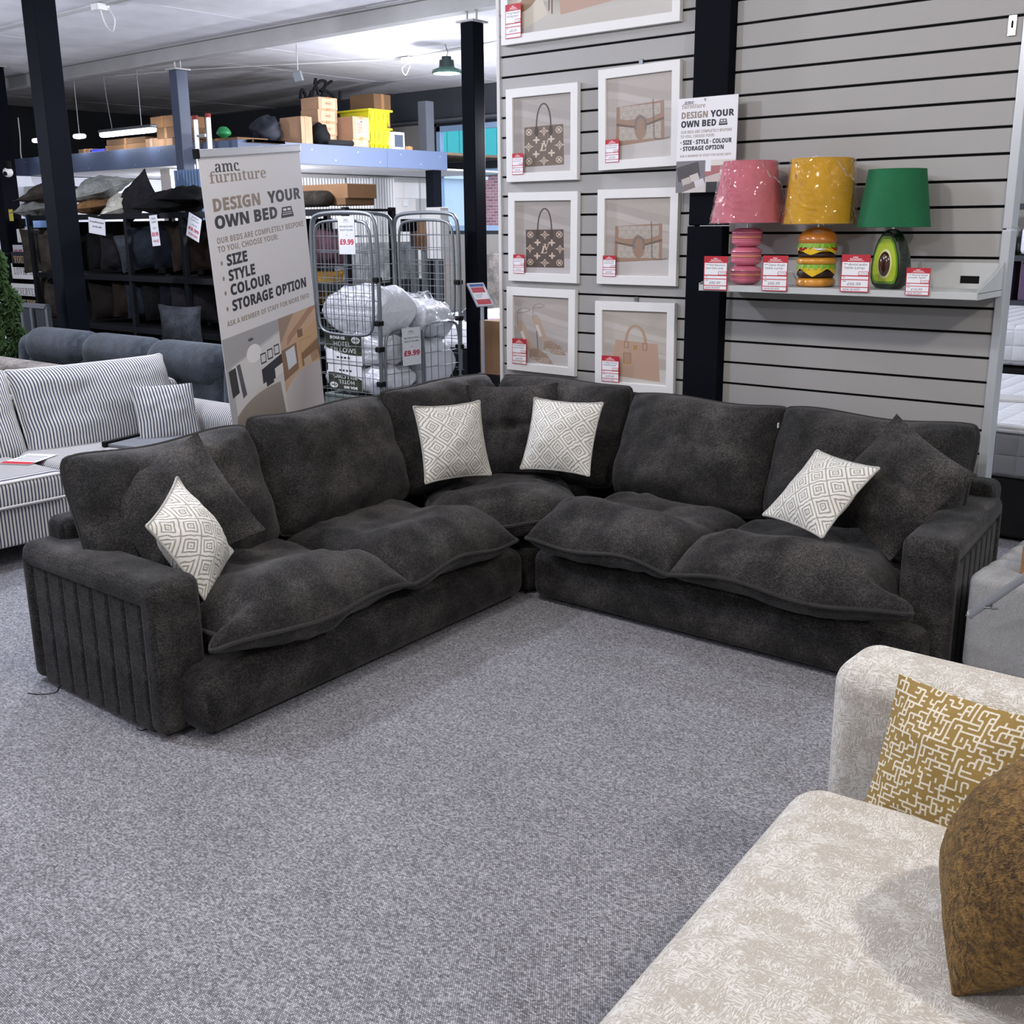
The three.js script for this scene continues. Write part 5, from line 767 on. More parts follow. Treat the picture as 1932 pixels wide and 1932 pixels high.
  const texTag = canvasTex(1024, 512, (g) => { const sheet = (x, f) => { g.save(); g.translate(x, 0); g.fillStyle = '#eceef2'; g.fillRect(0, 0, 256, 512); f(); g.restore(); };
    sheet(0, () => { fitText(g, 'amc', 88, 60, 70, 34, SERB, '#26282e'); fitText(g, 'furniture', 78, 84, 100, 22, SERB, '#aaa'); fitText(g, 'ONE PAIR OF HOTEL', 20, 150, 216, 30, SANSB, '#26282e'); fitText(g, 'QUALITY PILLOWS', 24, 196, 206, 30, SANSB, '#26282e'); fitText(g, 'only', 110, 262, 40, 20, SANS, '#333'); fitText(g, '\u00a39.99', 18, 380, 220, 96, SANSB, '#c0203a'); });
    sheet(256, () => { fitText(g, 'Scatter', 60, 70, 140, 50, SANSB, '#333'); fitText(g, 'Cushions', 50, 130, 160, 50, SANSB, '#333'); fitText(g, '\u00a315.99', 80, 230, 100, 40, SANSB, '#333'); fitText(g, '\u00a39.99', 24, 350, 210, 90, SANSB, '#c0203a'); fitText(g, '4 for \u00a332', 40, 450, 180, 56, SANSB, '#c0203a'); });
    sheet(512, () => { fitText(g, 'Cushions', 20, 150, 216, 70, SANSB, '#222'); fitText(g, '\u00a318.99', 60, 300, 140, 60, SANSB, '#222'); }); sheet(768, () => { fitText(g, '\u00a36.99', 24, 250, 210, 110, SANSB, '#c0203a'); fitText(g, '9.99', 60, 400, 140, 90, SANSB, '#c0203a'); }); });
  globalThis.tagSheet = mat({ map: texTag, color: 0xdadada, roughness: 0.55 });
  const tagOn = (k, Z, X, px, label, n = 'price_sheet', tilt = 0) => { const f = Z !== null ? (x, y) => atZ(x, y, Z) : (x, y) => atX(x, y, X); const a = f(px[0], px[1]), b = f(px[2], px[3]); const w = Z !== null ? b.x - a.x : a.z - b.z; const o = solo(n, cellCard(k, Math.abs(w), a.y - b.y, 4, 1, 0.002), tagSheet, label, 'price sheet'); o.position.set((a.x + b.x) / 2, (a.y + b.y) / 2, (a.z + b.z) / 2); if (Z === null) o.rotation.y = HP; o.rotation.z = tilt; };
  tagOn(0, z1 + 0.035, null, [637, 408, 671, 480], 'hotel pillow price sheet on the upper cage gate'); tagOn(0, null, x1 + 0.035, [758, 620, 795, 686], 'hotel pillow price sheet on the lower cage gate');
  // ---------------------------------------------------------------- black cushion rack
  const RZ = -5.7, ra = atZ(58, 405, RZ).x, rb = atZ(653, 388, RZ).x, rk = thing('cushion_rack', 'long black boltless rack crammed with cushions', 'rack', [(ra + rb) / 2, 0, RZ - 0.25]), rw = rb - ra;
  const SY = [0.28, 0.75, 1.22, 1.775];
  for (const y of SY) { part(rk, 'shelf_board', box(rw, 0.018, 0.5, 0, y - 0.02, 0), M.black); part(rk, 'shelf_beam', rbox(rw, 0.05, 0.03, 0.004, 0, y - 0.035, 0.25), matC(0x101216, { roughness: 0.5, specularIntensity: 0.4 })); }
  part(rk, 'back_panel', box(rw - 0.75, 1.7, 0.012, -0.375, 0.85, -0.262), M.black);  // added black sheet standing in for the dark behind the rack
  for (const px of [58, 240, 345, 530, 652]) { const x = atZ(px, 450, RZ).x - (ra + rb) / 2; for (const z of [0.24, -0.24]) part(rk, 'post', rbox(0.045, SY[3], 0.045, 0.003, x, SY[3] / 2, z), matC(0x101216, { roughness: 0.5, specularIntensity: 0.4 })); }
  const mk = (c) => matC(c, { map: texVelvet, roughness: 0.95, specularIntensity: 0.3 });
  const CM = { taupe: mk(0x4c463f), brown: mk(0x2a2019), darkBrown: mk(0x1d1612), grey: mk(0x474b52), slate: mk(0x262d38), navy: mk(0x0d1120), black: mk(0x0b0c0e), charcoal: mk(0x232227), silver: mk(0x9b9e98), tan: mk(0x8d6a46), cream: mk(0xc9c8ba), plum: mk(0x6a4a54), mustard: mk(0x9a7530) };
  // standing cushions: [pixel box, shelf index, colour, turn]
  const stand = (name, x0p, y0p, x1p, y1p, z, m, turn, label, roll = 0) => { const a = atZ(x0p, y0p, z), b = atZ(x1p, y1p, z), w = b.x - a.x, h = a.y - b.y, s = Math.max(0.3, h); const c = thing(name, label, 'cushion', [(a.x + b.x) / 2, (a.y + b.y) / 2, z], turn, 'cushions on the black rack'); c.rotation.z = roll; const g = stuffed(Math.max(w / Math.max(0.35, Math.cos(turn)), 0.3), h, { top: 0.1, bot: 0.09, n: 2.0, e: 0.75, pinch: 0.09, wr: 0.012, sd: Math.round(x0p), nx: 18, nz: 18 }); g.rotateX(HP); part(c, 'cover', g, m); const e = tube(g.userData.edge.map((p) => V3(p.x, -p.z, p.y)), 0.005, true, 90, 5); part(c, 'piping', e, m); };
  const list = [[55, 432, 100, 516, 'taupe', 'taupe cushion at the left end of the middle rack shelf', 0.5, 0], [85, 440, 118, 516, 'taupe', 'second taupe cushion beside the dark column on the middle shelf', 0.6, 0.05], [172, 440, 212, 510, 'black', 'black cushion nearest the dark column on the middle shelf', 0.3, 0], [200, 445, 236, 510, 'charcoal', 'charcoal cushion hidden beside the rack post', 0.5, -0.08], [237, 437, 282, 508, 'grey', 'light grey piped cushion tipped on the middle shelf', 0.55, 0.2], [258, 425, 302, 507, 'slate', 'slate blue cushion behind the hanging tag', 0.6, 0.12], [298, 422, 336, 508, 'navy', 'deep navy cushion on the middle shelf', 0.5, 0], [328, 415, 368, 510, 'brown', 'chocolate brown cushion beside the right rack post', 0.5, 0.12], [362, 420, 400, 512, 'brown', 'chocolate brown cushion next to the banner edge', 0.6, 0.06],
    [80, 520, 112, 600, 'taupe', 'taupe cushion on the lower left rack shelf', 0.6, 0], [180, 524, 236, 606, 'darkBrown', 'dark brown cushion on the lower rack shelf', 0.35, 0.06], [228, 518, 256, 598, 'brown', 'brown ribbed cushion behind the rack post', 0.7, 0], [250, 520, 282, 600, 'slate', 'slate corduroy cushion on the lower shelf', 0.6, 0.05], [276, 518, 320, 605, 'black', 'black cushion with a grey edge on the lower shelf', 0.4, 0.08], [318, 522, 342, 590, 'navy', 'navy ribbed cushion on the lower shelf', 0.6, 0], [332, 518, 368, 600, 'charcoal', 'charcoal piped cushion on the lower shelf', 0.5, 0.06], [358, 530, 405, 612, 'charcoal', 'plum grey cushion leaning by the banner', 0.3, 0.05], [175, 612, 240, 690, 'darkBrown', 'dark brown cushion on the bottom rack shelf', 0.3, 0], [600, 430, 650, 505, 'plum', 'dusty plum cushion seen through the roll cage', 0.4, 0], [590, 510, 640, 575, 'mustard', 'mustard cushion seen through the roll cage', 0.4, 0]];
  for (const [a, b, c, d, m, l, tn, ro] of list) stand('rack_cushion', a, b, c, d, RZ - 0.16, CM[m], tn, l, ro);
  stand('grey_floor_cushion', 304, 574, 380, 660, RZ + 0.35, CM.grey, 0.1, 'large grey piped cushion propped in front of the rack');
  // cushions lying on the top shelf
  const lie = (px, py, s, t, m, label, rx, rz, ry = 0, spin = 0) => { const p = atZ(px, py, RZ - 0.2); const c = thing('shelf_top_cushion', label, 'cushion', [p.x, p.y, p.z], ry, 'cushions piled on top of the rack'); c.rotation.x = rx; c.rotation.z = rz; const g = stuffed(s, s, { top: t * 1.6, bot: t * 1.4, n: 2, e: 0.8, pinch: 0.06, wr: 0.016, sd: px, nx: 22, nz: 22 }), e = piping(g, 0.004); g.rotateY(spin); e.rotateY(spin); part(c, 'cover', g, m); part(c, 'piping', e, m); };
  lie(82, 392, 0.5, 0.07, CM.silver, 'silver cushion lying on the rack left of the column', 0.15, 0.05); lie(92, 366, 0.5, 0.07, CM.taupe, 'olive cushion stacked above the silver one', 0.1, 0.15, 0.4); lie(188, 358, 0.52, 0.075, CM.silver, 'sage silver cushion lying on the rack right of the column', 0.28, 0.06, 0.3); lie(196, 388, 0.5, 0.06, CM.tan, 'tan cushion under the sage silver cushion', 0.1, 0.05, 0.2); lie(232, 388, 0.36, 0.075, CM.cream, 'pale fluffy cushion on the rack', 0.3, 0.12, 0.5);
  lie(258, 372, 0.4, 0.05, CM.charcoal, 'charcoal cushion standing on its corner on the rack', 1.15, -0.1, 0.3, 0.55); lie(330, 385, 0.6, 0.08, CM.black, 'wide black cushion lying on the rack top', 0.12, 0, 0); lie(360, 372, 0.45, 0.06, CM.black, 'small black satin cushion on the black pile', 0.1, -0.05, 0.3);
  for (const [x0p, x1p, y0p, y1p, k, l] of [[205, 250, 412, 440, 0, 'tan storage carton glimpsed behind the tan cushion'], [250, 285, 410, 440, 1, 'pale carton glimpsed through the rack'], [312, 330, 412, 430, 2, 'pink carton glimpsed through the rack']]) { const a = atZ(x0p, y0p, RZ - 0.75), b = atZ(x1p, y1p, RZ - 0.75); solo('rack_carton', rbox(b.x - a.x, 1.62, 0.3, 0.005, (a.x + b.x) / 2, 0.81, RZ - 0.75), [M.cardPale, M.card, matC(0xb9707a)][k], l, 'carton'); }
  tagOn(2, RZ + 0.035, null, [166, 412, 200, 442], 'curled cushion price tag beside the dark column', 'price_tag', -0.1); tagOn(1, RZ + 0.035, null, [282, 406, 302, 464], 'long scatter cushion price tag hanging from the rack', 'price_tag', 0.06); tagOn(1, RZ + 0.04, null, [352, 406, 380, 452], 'curling scatter cushion price tag by the banner', 'price_tag', -0.35);
  // cartons and a grey bolster on the far end of the rack top
  const bx = (x0p, x1p, yt, yb, z, d, m, n, l, c) => { const a = atZ(x0p, yt, z), b = atZ(x1p, yb, z); return solo(n, rbox(b.x - a.x, a.y - b.y, d, 0.006, (a.x + b.x) / 2, (a.y + b.y) / 2, z - d / 2), m, l, c); };
  bx(560, 656, 350, 374, RZ - 0.1, 0.3, M.card, 'flat_carton', 'long flat brown carton lying on the rack top', 'carton'); bx(600, 652, 374, 387, RZ - 0.1, 0.3, M.cardDark, 'flat_carton', 'short brown carton under the long flat one', 'carton'); { const p = atZ(585, 376, RZ + 0.02); solo('grey_bolster', rbox(0.5, 0.12, 0.16, 0.058, p.x - 0.08, 1.84, RZ - 0.02, 0, 0, 0, 5), CM.taupe, 'rounded taupe bolster on the end of the rack top', 'bolster'); }
}
// ================================================================ boxes on the storage deck
function deckBox(px, yb, yt, pl, pr, X, m, label, o = {}) {            // px = nearest vertical edge, pl / pr = how far the two faces reach left and right
  const p = atX(px, (yb + yt) / 2, X), yB = o.y0 !== undefined ? o.y0 : atX(px, yb, X).y, yT = atX(px, yt, X).y, z1 = Math.min(p.z - 0.12, atX(pr, yb, X).z), x1 = Math.min(X - 0.2, atZ(pl, yb, p.z).x);
  const t = thing(o.name || 'cardboard_box', label, o.cat || 'box', [(X + x1) / 2, yB, (p.z + z1) / 2], 0, o.group), w = X - x1, d = p.z - z1, h = yT - yB;
  part(t, 'carton', rbox(w, h, d, 0.006, 0, h / 2, 0), m); part(t, 'tape', merge([box(0.003, h * 0.98, 0.05, w / 2 + 0.0015, h / 2, 0), box(w * 0.98, 0.003, 0.05, 0, h + 0.0015, 0)]), M.tape);
  if (o.print) part(t, 'print', mv(cardGeo(d * 0.7, h * 0.75, 0.002), w / 2 + 0.003, h / 2, 0, 0, HP, 0), o.print); return { t, top: yT, w, d };
}
{
  const X = -9.78, pm = mat({ map: canvasTex(256, 256, (g) => { g.fillStyle = '#cfa583'; g.fillRect(0, 0, 256, 256); g.strokeStyle = '#4b382b'; g.lineWidth = 5; for (let k = 0; k < 10; k++) { const a = k * 0.628; g.beginPath(); g.arc(128 + Math.cos(a) * 60, 128 + Math.sin(a) * 50, 26, a, a + 3.5); g.stroke(); } g.fillStyle = '#4b382b'; g.fillRect(75, 116, 106, 10); g.fillRect(85, 134, 86, 8); }), roughness: 0.9 });
  const pt = mat({ map: canvasTex(256, 256, (g) => { g.fillStyle = '#cfa583'; g.fillRect(0, 0, 256, 256); g.fillStyle = '#5b4636'; for (let k = 0; k < 7; k++) g.fillRect(30, 60 + k * 22, 60 + hash2(k, 1, 2) * 110, 7); g.fillRect(110, 20, 40, 22); }), roughness: 0.9 });
  const G = 'cartons on the storage deck';
  deckBox(569, 291.5, 219, 531, 592, X, M.cardPale, 'tall taped carton at the front of the deck', { y0: DTOP });
  const ys = [[287.5, 254], [254, 229.5], [229.5, 205.5], [205.5, 182]]; let y0 = DTOP; ys.forEach(([b, t], k) => { const r = deckBox(600 + (k % 2), b, t, 568 + (k < 2 ? 8 : 0), 637, X - 0.25, M.cardPale, ['bottom', 'second', 'third', 'top'][k] + ' carton of the stack with round crests', { y0, print: pm }); y0 = r.top; });
  const c1 = deckBox(666.5, 296.5, 262.5, 637, 697, X, M.cardPale, 'lower of two large cartons with printed lines', { y0: DTOP, print: pt }); deckBox(666, 262.5, 219, 636, 697.5, X - 0.03, M.cardPale, 'upper of two large cartons with printed lines', { y0: c1.top, print: pt });
  deckBox(706, 214, 176, 661, 738, X - 0.75, M.cardDark, 'big brown carton high at the back of the deck', { y0: atX(706, 205, X - 0.75).y }); deckBox(706, 262, 205, 668, 738, X - 0.75, M.cardDark, 'brown carton carrying the high back carton', { y0: DTOP });
  // yellow crates
  let yc = DTOP; [[300.5, 270.5], [269, 238.5], [237.5, 203.5]].forEach(([b, t], k) => {
    const Xc = X - 0.05, za = atX(697, b, Xc).z, zb = atX(741, b, Xc).z, yT = atX(697, t, Xc).y, h = yT - yc, d = za - zb, w = k === 2 ? 0.55 : 0.4;
    const o = thing('yellow_crate', ['lowest', 'middle', 'topmost'][k] + ' yellow plastic crate in the crate stack', 'crate', [Xc - w / 2, yc, (za + zb) / 2], 0, 'yellow crates on the deck');
    const g = new THREE.BoxGeometry(w * 0.94, h * 0.9, d * 0.92).toNonIndexed(); wob(g, (v) => { const s = v.y < 0 ? 0.84 : 0.97; v.x *= s; v.z *= s; v.y += h * 0.45; }); part(o, 'tub', g, M.yellow); part(o, 'rim', rbox(w * 1.03, h * 0.13, d * 1.03, 0.01, 0, h * 0.92, 0), M.yellow); for (let r = -2; r <= 2; r++) part(o, 'rib', rbox(0.012, h * 0.72, 0.014, 0.004, w * 0.465, h * 0.45, r * d * 0.19), M.yellow); yc = yT;
  });
  const mo = thing('boxed_screen', 'white box with a dark screen picture at the deck end', 'box', [X - 0.1, DTOP, (atX(745, 300, X).z + atX(762, 300, X).z) / 2]); part(mo, 'body', rbox(0.2, 0.2, 0.2, 0.006, 0, 0.1, 0), M.white); part(mo, 'dark_panel', box(0.004, 0.14, 0.14, 0.102, 0.1, 0), matC(0x3d4654));
  deckBox(766, 303, 276, 762, 776, X - 0.02, M.card, 'open brown carton beside the white screen box', { y0: DTOP });
  const bag = thing('black_bag', 'crumpled black bag slumped before the crested cartons', 'bag', [X - 0.02, DTOP + 0.1, atX(607, 280, X).z]); part(bag, 'sack', wob(new THREE.SphereGeometry(1, 24, 18), (v) => { const n = 1 + 0.35 * (vnoise(v.x * 3 + 9, v.z * 3 + v.y * 2 + 9, 64, 7) - 0.5); v.multiplyScalar(n); v.x *= 0.1; v.z *= 0.11; v.y = Math.max(-0.1, v.y * 0.13); }), M.black);
  const sc = thing('black_cloth', 'folded black cloth on the deck edge', 'cloth', [X, DTOP + 0.03, atX(635, 290, X).z]); part(sc, 'fold', rbox(0.2, 0.06, 0.4, 0.028, 0, 0, 0, 0, 0, 0, 4), M.blackFab);
  const ch = thing('black_chair_frames', 'tangle of black folding frames on top of the cartons', 'frames', [X - 0.5, 0, atX(600, 200, X - 0.4).z]); const q = (px, py) => { const p = atX(px, py, X - 0.5); return [0, p.y, p.z - atX(600, 200, X - 0.4).z]; };
  for (const arr of [[[566, 185], [571, 168], [580, 188], [588, 172]], [[584, 190], [596, 164], [601, 178]], [[596, 148], [594, 160], [606, 152], [615, 155], [612, 165], [604, 172]], [[615, 160], [626, 153]], [[606, 185], [612, 172], [626, 178], [636, 190]], [[628, 185], [640, 190], [642, 172]]]) part(ch, 'bent_tube', tube(arr.map(([a, b]) => q(a, b)), 0.018, false, 24, 6), M.black);
  // left run, front faces along the other edge of the deck
  const Z = DZ - 0.12, run = (xa, xb, yb, yt, m, l, o = {}) => { const a = atZ(xa, yb, Z), b = atZ(xb, yt, Z); const t = thing(o.name || 'cardboard_box', l, o.cat || 'box', [(a.x + b.x) / 2, o.y0 ?? DTOP, Z - 0.2]); const h = b.y - (o.y0 ?? DTOP), w = b.x - a.x; part(t, o.body || 'carton', rbox(w * 0.985, h, 0.4, 0.006, 0, h / 2, 0), m); if (!o.name) part(t, 'tape', merge([box(0.05, h * 0.98, 0.003, 0, h / 2, 0.2015), box(0.05, 0.003, 0.38, 0, h + 0.0015, 0)]), M.tape); return b.y; };
  run(150, 172, 308, 280, M.cardDark, 'brown carton left of the blue crate'); run(171.6, 198, 307, 280, M.blueBox, 'royal blue plastic crate on the deck', { name: 'blue_crate', cat: 'crate', body: 'tub' });
  const t1 = run(199, 276, 304, 289, M.card, 'lowest long flat carton under the batten lamp'), t2 = run(199, 276, 289, 268, M.card, 'middle long flat carton under the batten lamp', { y0: t1 }); run(200, 274, 268, 257, M.cardDark, 'topmost long flat carton under the batten lamp', { y0: t2 });
  const w1 = run(275, 299, 300, 279, M.cardPale, 'lower left carton in shiny wrap'), w2 = run(299, 325, 299, 279, M.cardPale, 'lower right carton in shiny wrap'); const w3 = run(275, 297, 279, 260, M.cardPale, 'upper left carton in shiny wrap', { y0: w1 }); const w4 = run(297, 325, 279, 260, M.cardPale, 'upper right carton in shiny wrap', { y0: w2 }); const w5 = run(296, 330, 260, 238, M.cardDark, 'big brown carton above the wrapped cartons', { y0: w4 }); run(284, 328, 238, 216, M.card, 'open flapped carton at the top of the stack', { y0: w5 });
  run(372, 448, 280, 258, M.cardDark, 'brown carton with a white label behind the ladder'); run(450, 478, 285, 268, M.cardDark, 'low brown carton by the tall taped carton');
  const tp = thing('tarpaulin_heap', 'dark blue tarpaulin heap between the cartons', 'tarpaulin', [X - 0.35, DTOP + 0.15, atX(502, 260, X - 0.35).z]); part(tp, 'heap', wob(new THREE.SphereGeometry(1, 26, 20), (v) => { const n = 1 + 0.5 * (vnoise(v.x * 3 + 9, v.z * 3 + v.y * 4 + 9, 64, 17) - 0.5); v.multiplyScalar(n); v.x *= 0.16; v.z *= 0.15; v.y = Math.max(-0.15, v.y * 0.15); }), matC(0x0d1322, { roughness: 0.7 }));
  const gb = thing('green_bag', 'green and white carrier bag behind the ladder', 'bag', [atZ(400, 250, Z).x, atZ(400, 250, Z).y, Z - 0.15]); part(gb, 'sack', wob(new THREE.SphereGeometry(0.07, 20, 16), (v) => v.multiplyScalar(1 + 0.5 * (vnoise(v.x * 20 + 9, v.y * 20 + 9, 64, 27) - 0.5))), matC(0x1e7a45, { roughness: 0.4 }));
  const ld = thing('aluminium_ladder', 'short aluminium ladder end standing behind the banner', 'ladder', [0, 0, 0]); const l0 = atZ(370, 290, BEAMZ + 0.05), l1 = atZ(368, 222, BEAMZ + 0.05), m0 = atZ(391, 290, BEAMZ + 0.05), m1 = atZ(392, 218, BEAMZ + 0.05); part(ld, 'rail', bar([l0.x, 0, l0.z], l1, 0.028, 10), M.alu); part(ld, 'rail', bar([m0.x, 0, m0.z], m1, 0.028, 10), M.alu); for (let y = 0.3; y < l1.y - 0.1; y += 0.28) part(ld, 'rung', bar([l0.x, y, l0.z], [m0.x, y, m0.z], 0.014), M.alu); for (const p of [l1, m1]) part(ld, 'end_cap', cyl(0.03, 0.03, 0.04, p.x, p.y, p.z), matC(0x7c2a24));
}
// ================================================================ far beds, sign stand and clutter between the cage and the slat wall
{
  const b = thing('display_bed', 'white tufted mattress on a black bed base beyond the cage', 'bed', [-8.2, 0, -9.6]); part(b, 'mattress', rbox(1.5, 0.27, 2, 0.06, 0, 0.5, 0, 0, 0, 0, 4), M.mattress); for (const y of [0.43, 0.5, 0.57]) part(b, 'stitch_row', box(1.505, 0.006, 2.005, 0, y, 0), matC(0xb9bcc0)); part(b, 'base', rbox(1.46, 0.36, 1.96, 0.02, 0, 0.18, 0), M.black);
  const hb = thing('headboard', 'tall beige upholstered headboard by the window', 'headboard', [-9.0, 0, -11.2]); part(hb, 'panel', rbox(1.7, 1.28, 0.1, 0.04, 0, 0.64, 0, 0, 0, 0, 4), M.beige); const hb2 = thing('headboard', 'wide pale grey headboard seen through the cage mesh', 'headboard', [-10.7, 0, -9.6], HP); part(hb2, 'panel', rbox(2.4, 1.42, 0.1, 0.03, 0, 0.71, 0, 0, 0, 0, 3), matC(0x8d8f90, { map: texVelvet })); const hb3 = thing('headboard', 'low black headboard seen through the cage mesh', 'headboard', [-10.0, 0, -9.3], HP); part(hb3, 'panel', rbox(1.9, 0.98, 0.1, 0.02, 0, 0.49, 0), M.black);
  const cp = atZ(935, 545, -9.9); solo('wrapped_pillow', mv(stuffed(0.6, 0.4, { top: 0.12, bot: 0.12, n: 2.6, e: 0.5, wr: 0.03, sd: 83 }), -8.0, 0.75, -9.9, 0.5, 0.4, 0), M.bag, 'plastic wrapped pillow standing on the far mattress', 'pillow');
  const rl = atZ(890, 595, -9.0); const roll = thing('rolled_mat', 'dark and white rolled mat lying on the mattress', 'mat', [rl.x, 0.635 + 0.07, rl.z], 0.6); part(roll, 'roll', cyl(0.07, 0.07, 0.55, 0, 0, 0, HP, 0, 0, 28), matC(0x2e3036)); part(roll, 'outer_layer', cyl(0.076, 0.076, 0.5, 0, 0, -0.04, HP, 0, 0, 28), M.offwhite);
  solo('purple_leaflet', box(0.5, 0.006, 0.3, rl.x + 0.3, 0.638, rl.z - 0.1, 0, 0.4, 0), matC(0x5f54a8), 'purple leaflet lying on the far mattress', 'leaflet');
  const s = thing('sign_stand', 'slim silver floor stand with a tilted red and white sign', 'sign', [0, 0, 0]), SZ = -6.3, p = atZ(906, 560, SZ); part(s, 'pole', rbox(0.022, p.y, 0.022, 0.004, p.x, p.y / 2, p.z - 0.02), M.alu); part(s, 'foot', rbox(0.3, 0.012, 0.3, 0.004, p.x, 0.006, p.z), M.alu);
  const sg = new THREE.Group(); const tx = canvasTex(200, 280, (g) => { g.fillStyle = '#eeeef0'; g.fillRect(0, 0, 200, 280); g.fillStyle = '#3b5fa0'; g.fillRect(0, 0, 200, 40); g.fillStyle = '#b2202c'; g.fillRect(10, 45, 180, 70); g.fillRect(0, 200, 200, 80); g.fillStyle = '#666'; for (let k = 0; k < 4; k++) g.fillRect(20, 130 + k * 16, 120 - k * 14, 5); });
  const a = atZ(881, 535, SZ - 0.1), fr = part(s, 'sign_board', cardGeo(0.13, 0.2, 0.006), mat({ map: tx, roughness: 0.2, clearcoat: 1 })); fr.position.set(p.x, p.y + 0.015, p.z); fr.rotation.set(-0.7, HP * 0.85, 0, 'YXZ'); const f2 = part(s, 'sign_frame', merge([box(0.15, 0.012, 0.014, 0, 0.1, 0), box(0.15, 0.012, 0.014, 0, -0.1, 0), box(0.012, 0.2, 0.014, 0.07, 0, 0), box(0.012, 0.2, 0.014, -0.07, 0, 0)]), M.alu); f2.position.copy(fr.position); f2.rotation.copy(fr.rotation);
  const c = atZ(928, 670, -6.6); solo('floor_carton', rbox(0.22, 0.42, 0.3, 0.006, c.x + 0.03, 0.7, c.z - 0.1), M.cardDark, 'brown carton standing behind the sofa by the sign stand', 'carton'); solo('carton_stool', rbox(0.3, 0.49, 0.3, 0.01, c.x + 0.03, 0.245, c.z - 0.1), M.black, 'low black stool under the brown carton', 'stool');
  for (const [px, py, sx, sy, m, l] of [[780, 425, 0.2, 0.1, M.black, 'black panel hanging beyond the cage'], [800, 445, 0.16, 0.22, M.cardDark, 'brown parcel seen through the far cage panel'], [826, 440, 0.16, 0.4, M.offwhite, 'white boxed lamp seen through the far cage panel']]) { const q = atZ(px, py, -6.6); const d = thing('back_parcel', l, 'parcel', [q.x, 0, q.z]); part(d, 'body', rbox(sx, sy, 0.1, 0.005, 0, q.y, 0), m); part(d, 'prop', box(0.04, q.y - sy / 2, 0.04, 0, (q.y - sy / 2) / 2, 0), M.galv); }
}
